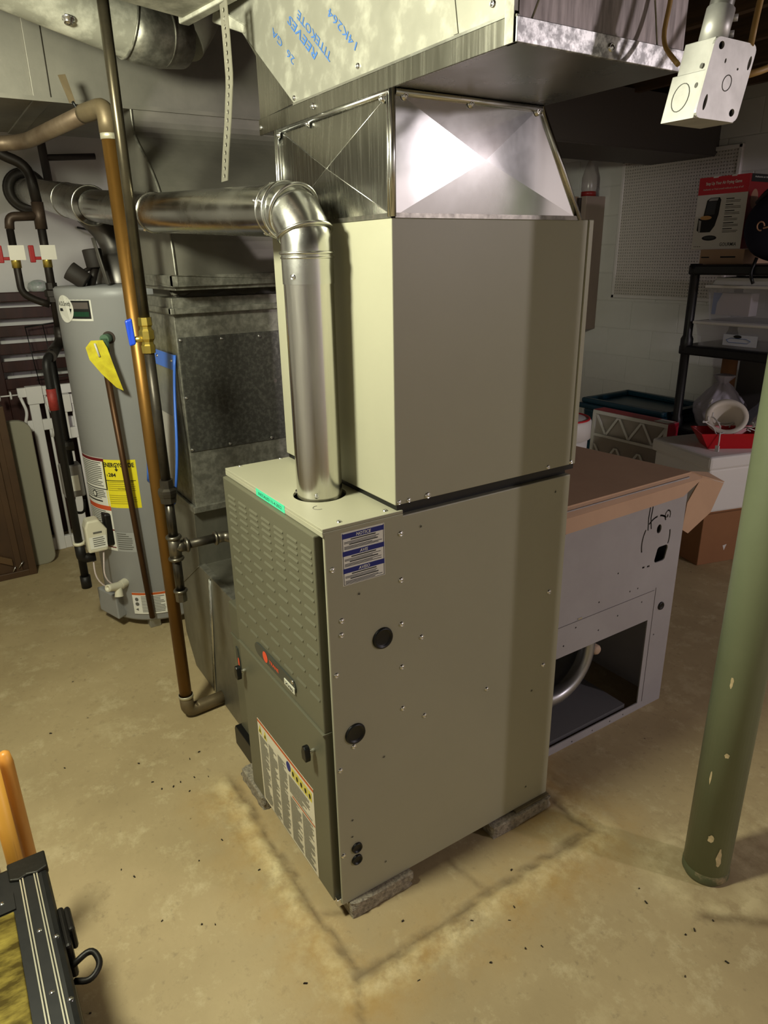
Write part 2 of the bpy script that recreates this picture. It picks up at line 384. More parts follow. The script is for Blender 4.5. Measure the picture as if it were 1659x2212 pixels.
tag(MB().box((-.02, .575, .0385), (.010, .707, .0462)).obj('metal_shim', mat('shim', (118, 108, 84), .6, .4, var=.2, scale=40)), 'thin rusty metal shim between furnace and rear paver', 'shim')

# ================================================================ FURNACE
HB = .045
fur = thing('furnace', 'tall beige gas furnace with louvred taupe front doors standing on pavers', 'furnace', (-.267, .353, HB))
mb = MB().box((-.528, .018, HB), (-.006, .7055, .90)); mb.box((-.528, .196, .90), (-.006, .7055, 1.0475)); mb.obj('inner_cabinet', CAB, fur)
MB().box((-.007, 0, HB), (0, .706, 1.048)).obj('side_sheet', CAB, fur, bevel=.0025)
MB().box((-.534, 0, HB), (-.527, .706, 1.048)).obj('side_sheet', CAB, fur, bevel=.0025)
# top plate with a real hole for the flue
def plate_with_hole(x0, x1, y0, y1, z0, z1, cx, cy, r, n=48):
    mb = MB(); inner = []; outer = []
    for k in range(n):
        a = 2*PI*k/n; dx, dy = math.cos(a), math.sin(a)
        t = min(((x1 if dx > 0 else x0)-cx)/dx if abs(dx) > 1e-9 else 9, ((y1 if dy > 0 else y0)-cy)/dy if abs(dy) > 1e-9 else 9)
        inner.append((cx+r*dx, cy+r*dy)); outer.append((cx+t*dx, cy+t*dy))
    for c in ((x0, y0), (x1, y0), (x0, y1), (x1, y1)):
        k = min(range(n), key=lambda i: math.hypot(outer[i][0]-c[0], outer[i][1]-c[1])); outer[k] = c
    for zz in (z0, z1):
        mb.add([p+(zz,) for p in inner]+[p+(zz,) for p in outer], [(k, (k+1) % n, n+(k+1) % n, n+k) for k in range(n)])
    for ring in (inner, outer):
        mb.add([p+(z0,) for p in ring]+[p+(z1,) for p in ring], [(k, (k+1) % n, n+(k+1) % n, n+k) for k in range(n)])
    return mb
mb = plate_with_hole(-.536, .0015, -.003, .193, 1.0535, 1.061, -.203, .1, .061)
mb.box((-.536, -.003, 1.042), (.0015, .0005, 1.0535)); mb.box((-.001, -.003, 1.046), (.0022, .193, 1.0535)); mb.box((-.5365, -.003, 1.046), (-.534, .193, 1.0535))
mb.obj('top_plate', CAB, fur, bevel=.0012)
for p in ((-.528, .035), (-.531, .152), (-.017, .046), (-.017, .159)): screw(fur, (p[0], p[1], 1.061), (0, 0, 1))
MB().lathe([(.0118, .0), (.0118, .0007), (.0128, .0007), (.0128, .0)], (-.118, .052, 1.0612), n=24, a0=-.2, a1=3.3).obj('knockout_ring', INKG, fur)
# upper louvred door
FD = FRONT(-.0135)
ud = MB().box((-.532, -.0135, .556), (-.020, .012, 1.041)).obj('upper_door', DOOR, fur, bevel=.003)
lv = MB(); a, h, d = .0262, .0105, .0052
lv.add([(-a, 0, h/2), (a, 0, h/2), (a-.002, -d, -h/2), (-a+.004, -d, -h/2), (-a, 0, -h/2), (a, 0, -h/2)],
       [(0, 1, 2, 3), (1, 5, 2), (3, 2, 5, 4)], 0); lv.add([(-a, -.0003, h/2), (-a+.004, -d, -h/2), (-a, -.0003, -h/2)], [(0, 2, 1)], 0)
LOUV = proto(lv, 'louver', DOOR)
rows = [1.004, .990, .975, .957, .937, .915, .890, .861, .831, .798, .762, .724, .683, .640]
colx = [-.478, -.407, -.336, -.265, -.194, -.124, -.056]
for i, x in enumerate(colx):
    for j, z in enumerate(rows): link('louver', LOUV, (x, -.0135, z+(i-3)*.001), ud)
# lower door
ld = MB().box((-.534, -.0135, .049), (-.020, .012, .5535)).obj('lower_door', DOOR, fur, bevel=.003)
MB().box((-.530, -.0185, .5505), (-.018, .006, .5565)).obj('door_lip', DOOR, fur, bevel=.001)
for x, z in ((-.505, .468), (-.078, .476)):
    kn = MB().cyl((x, -.0135, z), (x, -.035, z), .005, n=12).obj('knob', mat('knob_spring', (225, 222, 205), .3, .6), fur)
    MB().prism([(x-.010, z-.019), (x+.010, z-.019), (x+.0125, z-.006), (x+.009, z+.016), (x+.003, z+.021), (x-.006, z+.020), (x-.0125, z+.002)], 'y', -.043, -.029).obj('knob_grip', BLACK, kn, bevel=.002)
bd = MB(); pts = []
for k in range(13):
    t = PI/2+PI*k/12; pts.append((-.372+.030*math.cos(t), .601+.0185*math.sin(t)))
for k in range(9):
    t = -PI/2+PI*k/8; pts.append((-.170+.014*math.cos(t), .601+.0185*math.sin(t)))
bd.prism([(p[0], p[1]) for p in pts], 'y', -.0175, -.013)
bdo = bd.obj('badge', mat('badge_charcoal', (62, 64, 58), .35), fur, bevel=.001)
FB = FRONT(-.0177)
pm = MB().disc(FB, -.332, .601, .0155, .0155, .0004, 0, 24); pm.text(FB, 'TRANE', -.2775, .5965, .0135, .0005, 0, width=.058, bold=.03)
pm.obj('logo_print', REDL, bdo, recalc=False)
MB().slab(FB, -.216, .585, -.158, .602, -.001, .0016).obj('model_plate', mat('plate_silver', (206, 204, 186), .35), bdo, bevel=.001)
MB().text(FB, 'XV80', -.187, .5885, .0125, .0018, 0, width=.045, bold=.02).obj('model_print', INK, bdo, recalc=False)
MB().cyl((-.166, -.0172, .617), (-.166, -.0205, .617), .005, n=14).obj('badge_rivet', CHROME, bdo)
# instruction label on the lower door
lab = MB().slab(FRONT(-.0135), -.447, .055, -.100, .341, -.0002, .0006).obj('instruction_label', mat('label_stock', (226, 218, 196), .5), fur)
F = FRONT(-.0141); m = MB()
m.rect(F, -.447, .331, -.100, .340, .0003, 1)
m.rect(F, -.233, .2185, -.102, .2235, .0003, 1)
for u0, u1, vt, vb in ((-.437, -.380, .292, .06), (-.374, -.318, .298, .06), (-.312, -.256, .305, .06), (-.246, -.112, .285, .228), (-.246, -.182, .214, .06), (-.174, -.112, .214, .06)):
    m.lines(F, u0, vb, u1, vt, .0052, .0036, 0, .5)
for u in (-.430, -.395): m.poly(F, [(u-.012, .298), (u+.012, .298), (u, .327)], .0006, 2); m.disc(F, u, .307, .0035, .006, .0012, 3)
m.disc(F, -.243, .312, .013, .015, .0008, 4)
for k in range(5):
    u = -.216+k*.024; m.rect(F, u-.010, .292, u+.010, .322, .0006, 2); m.disc(F, u, .306, .005, .008, .0012, 3)
m.obj('label_print', [mat('ink_soft', (128, 122, 106), .7), ORANGE, mat('icon_yellow', (222, 206, 76), .5), INK, NAVY], lab, recalc=False)
# notice label on the side
lab = MB().slab(SIDE(0), .040, .922, .145, 1.0425, -.0002, .0006).obj('notice_label', WHITEP, fur)
F = SIDE(.0006); m = MB()
m.rect(F, .042, .9235, .0432, 1.041, .0004, 1); m.rect(F, .142, .9235, .1432, 1.041, .0004, 1); m.rect(F, .042, .9235, .1432, .9245, .0004, 1)
for t, v in (('NOTICE', 1.028), ('AVIS', .989), ('AVISO', .950)):
    m.rect(F, .0415, v, .1437, v+.011, .0005, 0); m.text(F, t, .0925, v+.0022, .0098, .0009, 2, bold=.02, shear=.15)
    m.rect(F, .062, v-.0045, .123, v-.0022, .0005, 1); m.rect(F, .058, v-.0150, .128, v-.0127, .0005, 1)
    for q in (.0072, .0100, .0178, .0203, .0228): m.rect(F, .046, v-q-.0012, .112+.028*random.random(), v-q, .0005, 1)
m.obj('notice_print', [NAVY, INK, WHITEP], lab, recalc=False)
tape = MB().slab(FRONT(-.003), -.333, 1.0425, -.174, 1.0605, .0, .0006).obj('date_tape', GREEN, fur)
MB().text(FRONT(-.0036), 'INSTALED 11-4-2022', -.254, 1.0475, .0105, .0003, 0, width=.128).obj('tape_print', mat('tape_ink', (20, 60, 52), .6), tape, recalc=False)
for y, z in ((.187, 1.008), (.187, .897), (.187, .786), (.187, .673), (.016, .967), (.033, .843), (.031, .809), (.014, .714), (.243, .734), (.188, .558), (.252, .511), (.05, .509), (.012, .458), (.009, .203), (.658, .732), (.655, .509), (.452, .51)):
    screw(fur, (0, y, z), (1, 0, 0), 1.2)
for y, z in ((.241, 1.012), (.078, .894), (.132, .441), (.038, .297), (.036, .247), (.13, .113), (.618, .109), (.617, .44), (.656, 1.011)):
    put(DIMPLE, 'dimple', fur, (0, y, z), (1, 0, 0))
for y, z, r in ((.135, .767, .0265), (.055, .543, .0265), (.047, .208, .0145), (.046, .171, .0145)):
    MB().lathe([(.0005, .0012), (r*.62, .0012), (r*.72, .0018), (r*.80, .0055), (r*.93, .0055), (r, .001), (r, -.001)], (0, y, z), (1, 0, 0), 28).obj('grommet', BLACK, fur)
MB().box((-.022, -.010, .040), (-.006, .004, .062)).obj('corner_clip', CHROME, fur, bevel=.001)

# ================================================================ EVAPORATOR COIL CABINET
coil = thing('coil_cabinet', 'tall plain beige coil cabinet on top of the furnace', 'coil cabinet', (-.267, .446, 1.061))
MB().box((-.534, .1744, 1.074), (0, .700, 1.641)).box((-.534, .702, 1.074), (0.001, .718, 1.641)).obj('casing', CAB, coil, bevel=.002)
MB().box((-.531, .180, 1.061), (-.003, .716, 1.0745)).obj('gasket', BLACK, coil)
MB().box((-.52, .196, 1.0482), (-.014, .700, 1.0612)).obj('base_rail', BLACK, coil)
MB().box((-.002, .703, 1.08), (.002, .7075, 1.638)).obj('edge_trim', CAB, coil)
for y, z, k in ((.184, 1.080, 1), (.209, 1.080, 1), (.259, 1.081, 1.35), (.624, 1.081, 1), (.704, 1.081, 1)): screw(coil, (0, y, z), (1, 0, 0), k)

# ================================================================ AIR CLEANER between furnace and return boot
ac = thing('air_cleaner', 'taupe media air cleaner box with a black foot beside the furnace', 'air cleaner', (-.66, .34, 0))
MB().box((-.785, .050, .075), (-.5385, .68, .552)).obj('housing', DOOR, ac, bevel=.004)
MB().prism([(-.80, .0), (-.63, .0), (-.63, .08), (-.79, .08), (-.80, .065)], 'y', .030, .64).obj('foot', BLACK, ac, bevel=.003)
MB().box((-.787, .046, .432), (-.539, .051, .437)).obj('seam_strip', DOOR, ac)
MB().prism([(-.748, .405), (-.735, .402), (-.722, .345), (-.718, .32), (-.735, .325), (-.748, .36)], 'y', .046, .051).obj('badge', mat('badge_charcoal', (62, 64, 58), .35), ac)
MB().disc(FRONT(.0455), -.729, .357, .007, .016, .0004).obj('badge_dot', REDL, ac, recalc=False)

# ================================================================ DUCT TRANSITION ABOVE COIL
tr = thing('duct_transition', 'shiny tapered sheet metal transition with cross-broken faces above coil cabinet', 'duct', (-.24, .42, 1.641))
Bq = [V((-.475, .1775, 1.641)), V((.004, .1775, 1.641)), V((.004, .664, 1.641)), V((-.475, .664, 1.641))]
Tq = [V((-.463, .1775, 1.846)), V((.006, .1775, 1.846)), V((.006, .530, 1.846)), V((-.463, .530, 1.846))]
sides = ['front_panel', 'side_panel', 'back_panel', 'inner_panel']
for k in range(4):
    a, b2, c, d = Bq[k], Bq[(k+1) % 4], Tq[(k+1) % 4], Tq[k]
    n = (b2-a).cross(d-a).normalized(); ce = (a+b2+c+d)/4+n*(.0085 if k != 1 else .0065)
    MB().add([a, b2, c, d, ce], [(0, 1, 4), (1, 2, 4), (2, 3, 4), (3, 0, 4)]).obj(sides[k], GALVS if k != 1 else mat('mirror_galvanized', (194, 193, 190), .17, 1., var=.03, scale=5, rvar=.03), tr, recalc=False)
for a, b2 in ((Bq[0], Tq[1]), (Tq[0], Bq[1])):
    md = (Bq[0]+Bq[1]+Tq[0]+Tq[1])/4+V((0, -.0085, 0)); MB().tube([a, md, b2], .0011, 6).obj('cross_break', GALV, tr)
for p, q in ((0, 0), (1, 1)):
    a, b2 = Bq[p]+V((0, -.003, 0)), Tq[q]+V((0, -.003, 0))
    MB().cyl(a, b2, .0065, n=10).cyl(a+V((-.010, -.001, 0)), b2+V((-.010, -.001, 0)), .004, n=8).obj('corner_seam', GALV, tr)
MB().tube([Bq[2]+V((.002, 0, 0)), Tq[2]+V((.002, 0, 0))], .006, 8).obj('corner_seam', GALV, tr)
MB().tube([(.007, .18, 1.842), (.009, .53, 1.842)], .006, 8).tube([(-.465, .174, 1.842), (.006, .174, 1.842)], .005, 8).obj('drive_cleat', GALV, tr)
MB().box((-.478, .172, 1.639), (.008, .178, 1.6475)).box((.002, .172, 1.639), (.008, .668, 1.6475)).obj('base_flange', mat('foil_tape', (120, 116, 108), .35, .9, var=.35, scale=60), tr)
for p in ((-.455, .170, 1.834), (-.31, .170, 1.836), (-.02, .170, 1.834)): screw(tr, p, (0, -1, 0))
for p in ((.011, .20, 1.836), (.011, .35, 1.836), (.011, .35, 1.856), (.011, .52, 1.836), (.011, .52, 1.856)): screw(tr, p, (1, 0, 0))

# ================================================================ SUPPLY PLENUM
pl = thing('supply_plenum', 'large overhead galvanized supply plenum with blue mill lettering', 'duct', (-.12, .356, 1.846))
MB().prism([(-.553, 1.848), (.317, 1.848), (.317, 2.40), (-.92, 2.40), (-.92, 2.30), (-.633, 2.075), (-.553, 2.009)], 'y', .1765, .536).obj('body', mat('plenum_sheet', (150, 148, 144), .30, 1., var=.05, scale=10, rvar=.05), pl)
MB().box((-.556, .1705, 1.846), (.3215, .1765, 1.880)).obj('front_flange', GALVS, pl, bevel=.001)
MB().box((.317, .1705, 1.846), (.323, .540, 1.877)).obj('side_flange', SPANGLE, pl, bevel=.001)
MB().box((-.37, .1695, 1.8795), (.318, .1765, 1.8835)).obj('sheet_edge', GALV, pl)  # thin strip of new galvanized metal along the sheet's lower edge
ds = MB().prism([(-.371, 1.885), (.316, 1.8825), (.316, 2.40), (-.90, 2.40), (-.90, 2.30), (-.633, 2.080)], 'y', .1722, .1762).obj('lettered_sheet', LETTER, pl)
MB().prism([(-.553, 1.880), (-.371, 1.885), (-.60, 2.052), (-.553, 2.009)], 'y', .1738, .1764).obj('corner_sheet', GALVS, pl)
MB().prism([(.182, 1.885), (.193, 1.885), (.150, 2.1), (.139, 2.1)], 'y', .1705, .1725).obj('rib', LETTER, pl)
MB().box((.300, .168, 1.846), (.318, .1765, 2.35)).obj('corner_post', GALVD, pl)
MB().box((.317, .1765, 1.877), (.3195, .536, 2.38)).obj('side_sheet', mat('aged_side_sheet', (120, 112, 108), .5, .6, rgb2=(164, 154, 150), scale=9, stretch=(12, 12, 1.3)), pl)
for a, b2 in (((.20, 1.877), (.31, 2.10)), ((.47, 1.877), (.36, 2.30))):
    MB().tube([(.3195, a[0], a[1]), (.3195, b2[0], b2[1])], .0016, 6).obj('crease', GALVD, pl)
Fp = FRONT(.1720); MBL = mat('mill_blue', (58, 98, 158), .6)
dv = V((-.332+.202, 2.044-1.940)); ang = math.atan2(dv[1], dv[0])
MB().text(Fp, '26  GA', -.352, 1.962, .020, .0006, 0, width=.125, align='LEFT', ang=ang).obj('mill_print', MBL, ds, recalc=False)
MB().text(Fp, 'REEVES', -.250, 1.950, .023, .0006, 0, width=.150, align='LEFT', ang=ang, bold=.012, shear=.2).obj('mill_print', MBL, ds, recalc=False)
MB().text(Fp, 'TITEKOTE', -.196, 1.938, .021, .0006, 0, width=.166, align='LEFT', ang=ang, bold=.008).obj('mill_print', MBL, ds, recalc=False)
MB().text(Fp, '14K264', -.094, 1.931, .020, .0006, 0, width=.125, align='LEFT', ang=ang).obj('mill_print', MBL, ds, recalc=False)
for p in ((-.365, .172, 1.893), (-.1, .172, 1.900), (.27, .172, 1.903)): screw(pl, p, (0, -1, 0))
screw(pl, (-.28, .1705, 1.864), (0, -1, 0), 1.3); screw(pl, (-.545, .1705, 1.862), (0, -1, 0)); screw(pl, (.323, .36, 1.861), (1, 0, 0), 1.2)
flex = thing('flexible_conduit', 'thin spiral metal conduit hanging below the plenum corner', 'conduit', (-.50, .25, 1.70))
m = MB(); pts = [V((-.53, .20, 1.85)), V((-.522, .22, 1.80)), V((-.505, .24, 1.74)), V((-.495, .26, 1.66))]
m.tube(pts, .0055, 8, .04)
for k in range(26):
    t = k/25*3; i = min(2, int(t)); p = pts[i].lerp(pts[i+1], t-i); m.torus(p, pts[i+1]-pts[i], .0055, .0022, 10, 5)
m.obj('armor', GALV, flex)
MB().tube([(-.512, .19, 1.85), (-.495, .20, 1.76), (-.478, .22, 1.64)], .004, 8, .03).obj('copper_line', mat('copper', (150, 84, 60), .4, .9), flex)

# ================================================================ FLUE PIPE
fl = thing('flue_pipe', 'shiny galvanized flue pipe rising from furnace and running across to the wall', 'flue', (-.203, .1, 1.05))
R_ = .052
def bead(mb, o, ax, r, t=.0035): mb.torus(o, ax, r, t, 40, 8)
m = MB().cyl((-.203, .1, .905), (-.203, .1, 1.532), R_, n=48, caps=False); m.obj('vertical_pipe', mat('flue_bright', (206, 204, 199), .2, 1., rgb2=(224, 222, 216), scale=5, stretch=(10, 10, .6), rvar=.06), fl)
m = MB().cyl((-.203, .1, 1.522), (-.203, .1, 1.583), R_+.0015, n=48, caps=False); bead(m, (-.203, .1, 1.582), (0, 0, 1), R_+.002); bead(m, (-.203, .1, 1.573), (0, 0, 1), R_+.001, .0025); m.obj('elbow_collar', GALV, fl)
D0 = V((0, 0, 1)); D2 = V((-1, -.045, .07)).normalized(); D1 = (D0+D2).normalized()
E0 = V((-.203, .1, 1.585)); E1 = E0+(D0+D1).normalized()*.042; E2 = E1+(D1+D2).normalized()*.075
P1 = E0+V((0, 0, .030)); P2 = P1+D1*.066; P3 = P2+D2*.035
m = MB().tube([E0-D0*.012, P1-D0*.006, P1+D1*.010, P2-D1*.012, P2+D2*.012, P3+D2*.06], R_+.001, 48, 0, caps=False)
m.obj('elbow_gore', GALV, fl)
m = MB(); bead(m, P1+D1*.005, (D0+D1), R_+.003, .004); bead(m, P2, (D1+D2), R_+.003, .004); bead(m, P3, D2, R_+.003, .004); bead(m, P3+D2*.035, D2, R_+.0015, .0025); m.obj('elbow_bead', GALV, fl)
H0 = P3; A1 = V((-1.0, .022, 1.700)); A2 = V((-1.72, .006, 1.765)); A3 = V((-3.41, .035, 1.945))
DG = mat('flue_shaded', (176, 174, 168), .25, 1., var=.12, scale=8, rvar=.08)  # darker copy of the flue metal, with shade put into its colour
MB().cyl(H0, A1, R_, n=48, caps=False).obj('horizontal_pipe', DG, fl)
m = MB().cyl(A1+(H0-A1).normalized()*.02, A2, R_+.001, n=48, caps=False); bead(m, A1+(H0-A1).normalized()*.02, A2-A1, R_+.001, .002); m.obj('horizontal_pipe', DG, fl)
m = MB().cyl(A2+(A1-A2).normalized()*.02, A3, .066, n=48, caps=False); bead(m, A2+(A1-A2).normalized()*.02, A3-A2, .066, .003); bead(m, A2.lerp(A3, .25), A3-A2, .066, .002); m.cyl(A2+(A1-A2).normalized()*.055, A2+(A1-A2).normalized()*.02, R_+.002, .066, n=48, caps=False); m.obj('breach_pipe', DG, fl)
m = MB(); m.torus(A3+V((.03, 0, 0)), (1, 0, 0), .085, .024, 32, 10); m.lathe([(.062, 0), (.115, 0), (.115, .012), (.062, .012)], A3, (1, 0, 0), 32); m.obj('thimble', mat('thimble', (74, 70, 66), .5, .5, var=.2, scale=20), fl)
for p, n in (((-.203-.030, .1-.043, 1.066), (-.57, -.82, 0)), ((-.203+.043, .1-.030, 1.072), (.82, -.57, 0)), ((-.203+.025, .1-.047, 1.537), (.47, -.88, 0)), ((-.203-.05, .1-.02, 1.545), (-.93, -.37, 0)), ((-.203-.05, .1-.018, 1.565), (-.93, -.37, 0))): screw(fl, p, n, 1.1)
for base, dd in ((P3+D2*.02, D2), (P3+D2*.045, D2), (A1, D2)):
    for az in (-60, 20, 80):
        n = (V((0, -1, 0))*math.cos(math.radians(az))+V((0, 0, 1))*math.sin(math.radians(az))); n = (n-dd*n.dot(dd)).normalized(); screw(fl, base+n*(R_+.001), n)

# ================================================================ RETURN DROP AND TRUNK
rd = thing('return_duct', 'dull galvanized return air drop with patch panel between furnace and water heater', 'duct', (-1.3, .35, 0))
YB = .62
MB().box((-1.44, .08, .76), (-1.112, YB, 1.42)).obj('drop_body', GALVD, rd, bevel=.002)
MB().prism([(-1.135, .76), (-1.145, .53), (-.795, .53), (-.795, .002), (-1.353, .002), (-1.44, .124), (-1.445, .30), (-1.445, .76)], 'y', .076, YB).obj('lower_boot', mat('boot_sheet', (112, 110, 100), .45, .75, rgb2=(150, 147, 134), scale=5, stretch=(1, 1, .5)), rd, bevel=.002)
m = MB().box((-1.45, .068, .747), (-1.107, .078, .770)).box((-1.112, .068, .747), (-1.100, YB, .770)); m.obj('boot_cleat', GALVD, rd, bevel=.002)
m = MB().box((-1.45, .066, 1.413), (-1.090, .08, 1.432)).box((-1.112, .066, 1.413), (-1.092, YB, 1.432)); m.box((-1.44, .076, 1.43), (-1.104, YB, 1.462)); m.obj('lower_flange', GALVD, rd, bevel=.002)
m = MB().box((-1.42, .11, 1.455), (-1.13, YB-.02, 1.50)); m.obj('canvas_joint', mat('torn_canvas', (96, 92, 82), .7), rd)
rg = random.Random(3); m = MB()
for k in range(3):
    pts = [(-1.105-.01*k, .085+.045*i, 1.463+.028*rg.random()) for i in range(12)]
    for i in range(11): m.add([pts[i], pts[i+1], V(pts[i+1])+V((-.015, 0, .012)), V(pts[i])+V((-.015, 0, .012))], [(0, 1, 2, 3)])
m.obj('torn_canvas', mat('torn_canvas', (96, 92, 82), .7), rd, recalc=False)
m = MB().box((-1.47, .062, 1.497), (-1.020, .08, 1.530)).box((-1.045, .062, 1.497), (-1.020, YB, 1.530)).box((-1.46, .070, 1.486), (-1.03, YB, 1.500)); m.obj('upper_flange', GALVD, rd, bevel=.002)
def crom(pts, n=6):
    out = []
    for i in range(len(pts)-1):
        p0, p1, p2, p3 = [V(pts[max(0, min(len(pts)-1, j))]) for j in (i-1, i, i+1, i+2)]
        for k in range(n):
            t = k/n; out.append(.5*((2*p1)+(p2-p0)*t+(2*p0-5*p1+4*p2-p3)*t*t+(3*p1-p0-3*p2+p3)*t**3))
    out.append(V(pts[-1])); return out
cv = [(p[0], p[1]) for p in crom([(-1.032, 1.52), (-1.045, 1.647), (-1.10, 1.764), (-1.184, 1.853), (-1.285, 1.935), (-1.297, 2.016)])]
MB().prism(cv+[(-1.60, 2.016), (-1.46, 1.75), (-1.46, 1.52)], 'y', .08, YB).obj('upper_boot', mat('boot_upper', (118, 115, 105), .5, .65, rgb2=(136, 132, 120), scale=6), rd)
MB().tube([(p[0]+.002, .078, p[1]) for p in cv], .004, 8).obj('corner_seam', GALVD, rd)
pp = MB().box((-1.1125, .084, .962), (-1.109, .60, 1.340)).obj('patch_panel', PATCH, rd, bevel=.001)
for y, z in ((.092, 1.332), (.229, 1.328), (.363, 1.326), (.50, 1.322), (.090, 1.147), (.090, .971), (.224, .972), (.381, .970), (.54, .97)): screw(pp, (-1.109, y, z), (1, 0, 0))
MB().cyl((-1.109, .41, 1.17), (-1.1087, .41, 1.17), .007, n=14).obj('weld_dimple', CHROME, pp)
m = MB().tube([(-1.02, .073, .525), (-1.118, .073, .012)], .004, 8); m.obj('boot_seam', GALV, rd)
MB().tube([(-1.032, .073, .525), (-1.130, .073, .012)], .004, 8).obj('boot_seam', GALVD, rd)
MB().tube([(-1.145, .074, .53), (-1.40, .074, .36)], .0015, 6).obj('boot_crease', GALVD, rd)
MB().box((-1.148, .074, .527), (-.798, .10, .535)).obj('boot_edge', GALVD, rd, bevel=.001)
tk = thing('overhead_return_duct', 'wide dark overhead return trunk duct above the return drop', 'duct', (-1.62, 1.0, 2.016))
MB().box((-1.94, -2.2, 2.016), (-1.30, .95, 2.40)).obj('body', GALVO, tk, bevel=.002)
for y in (-.17, -1.4):
    MB().box((-1.945, y-.024, 2.011), (-1.293, y+.024, 2.40)).obj('joint_band', GALVO, tk, bevel=.002)
MB().box((-1.302, -2.2, 2.010), (-1.290, .95, 2.022)).obj('lower_seam', GALVO, tk)
# rectangular supply run and round branch at the top left
sr = thing('supply_run', 'crusty whitish rectangular supply duct overhead with an open slip joint', 'duct', (-.9, .2, 2.12))
CR = mat('crusty_galvanized', (158, 156, 142), .6, .3, rgb2=(222, 220, 204), scale=13, thr=(.42, .7), bump=.2, bscale=40)
MB().hexa([(-.79, .12, 2.125), (-.55, .16, 2.125), (-.20, -.95, 2.125), (-.44, -.99, 2.125)], [(-.79, .12, 2.33), (-.55, .16, 2.33), (-.20, -.95, 2.33), (-.44, -.99, 2.33)]).obj('body', CR, sr, bevel=.003)
MB().hexa([(-.80, .085, 2.117), (-.54, .127, 2.117), (-.533, .155, 2.117), (-.806, .113, 2.117)], [(-.80, .085, 2.14), (-.54, .127, 2.14), (-.533, .155, 2.14), (-.806, .113, 2.14)]).obj('end_flange', CR, sr, bevel=.003)
MB().prism([(-.79, 2.128), (-.60, 2.062), (-.585, 2.075), (-.77, 2.16)], 'y', .165, .26).obj('sealant_lip', CR, sr, bevel=.006)
rb = thing('round_branch', 'dusty round branch duct with adjustable elbow overhead', 'duct', (-1.2, .1, 2.2))
q0, q1, q2 = V((-1.02, -.42, 2.27)), V((-1.08, .065, 2.165)), V((-1.12, .19, 2.175))
m = MB().cyl(q0, q1, .078, n=36, caps=False); m.obj('straight_run', CR, rb)
m = MB().tube([q1-(q1-q0).normalized()*.03, q1, q1.lerp(q2, .5)+V((0, 0, -.004)), q2], .080, 36, 0); bead(m, q1-(q1-q0).normalized()*.03, q1-q0, .080); bead(m, q1.lerp(q2, .5), q2-q1, .081); m.obj('elbow', GALVD, rb)
MB().tube([q2, q2+V((-.03, .08, .10)), q2+V((-.03, .09, .21))], .079, 28, .1).obj('elbow_tail', GALVO, rb)
screw(rb, (-1.0, -.13, 2.142), (.3, -.2, -1), 2.2)
st = thing('hanger_strap', 'perforated metal hanger strap dangling in front of the return duct', 'strap', (-.6, .1, 1.75))
m = MB(); ctr = [(-.543, 2.10), (-.542, 2.03), (-.543, 1.962), (-.548, 1.94), (-.575, 1.87), (-.604, 1.81), (-.627, 1.752)]
m.prism([(p[0]+.0205, p[1]) for p in ctr]+[(p[0]-.0205, p[1]) for p in ctr[::-1]], 'y', .1, .102)
band = m.obj('band', mat('strap_zinc', (168, 164, 148), .45, .7, var=.1, scale=20), st)
for k in range(22):
    zz = 2.085-k/21*.97*(2.10-1.752)
    for i in range(len(ctr)-1):
        if ctr[i+1][1] <= zz <= ctr[i][1]:
            f_ = (ctr[i][1]-zz)/(ctr[i][1]-ctr[i+1][1]); hx_ = ctr[i][0]+(ctr[i+1][0]-ctr[i][0])*f_
            STRAPHOLES = (globals().get('STRAPHOLES') or MB()).cyl((hx_, .09, zz), (hx_, .112, zz), .0052, n=10)
cut(band, STRAPHOLES)
hk = thing('pipe_hook', 'short rusty perforated strap hook holding the brown pipe', 'strap', (-1.2, -.12, 2.0))
MB().hexa([(-1.2, -.136, 2.062), (-1.2, -.116, 2.066), (-1.2, -.100, 2.0), (-1.2, -.116, 1.995)], [(-1.203, -.136, 2.062), (-1.203, -.116, 2.066), (-1.203, -.100, 2.0), (-1.203, -.116, 1.995)]).obj('band', BRONZE, hk)
MB().tube([(-1.2, -.108, 2.0), (-1.2, -.100, 1.985), (-1.2, -.095, 1.972)], .004, 6, .01).obj('wire', BLACK, hk)

# ================================================================ BROWN DRAIN PIPE, GAS LINE
bp_ = thing('drain_pipe', 'thick tarnished brown copper drain pipe with elbow at floor', 'pipe', (-1.035, -.06, 0))
MB().tube([(-1.035, -.06, .08), (-1.035, -.06, 1.90)], .0215, 20).obj('riser', BROWNM, bp_)
MB().tube([(-1.035, -.06, 1.885), (-1.035, -.06, 1.905)], .0235, 20).obj('solder_ring', mat('solder', (196, 190, 166), .4, .6), bp_)
MB().tube([(-1.035, -.06, 1.90), (-1.035, -.06, 1.965), (-1.12, -.085, 1.963), (-1.15, -.094, 1.962)], .0245, 18, .05).obj('top_elbow', BRONZE, bp_)
MB().tube([(-1.14, -.091, 1.962), (-1.55, -.20, 1.935), (-1.60, -.30, 1.93), (-1.75, -.75, 1.92)], .0225, 16, .06).obj('overhead_run', mat('pipe_dusty', (98, 82, 66), .45, .6, rgb2=(132, 116, 96), scale=8), bp_)
MB().tube([(-1.035, -.06, .10), (-1.035, -.06, .028), (-1.04, .0, .028), (-1.045, .078, .030)], .0245, 18, .05).obj('foot_elbow', BRONZE, bp_)
MB().cyl((-1.035, -.06, .088), (-1.035, -.06, .100), .026, n=18).obj('foot_ring', mat('solder', (196, 190, 166), .4, .6), bp_)
gp = thing('gas_pipe', 'black iron gas pipe with brass shutoff valve, union and drip leg', 'pipe', (-.70, -.10, .6))
gx, gy = -.82, -.085
MB().tube([(gx, gy, .96), (gx, gy, 1.342)], .0138, 14).obj('middle_run', IRON, gp)
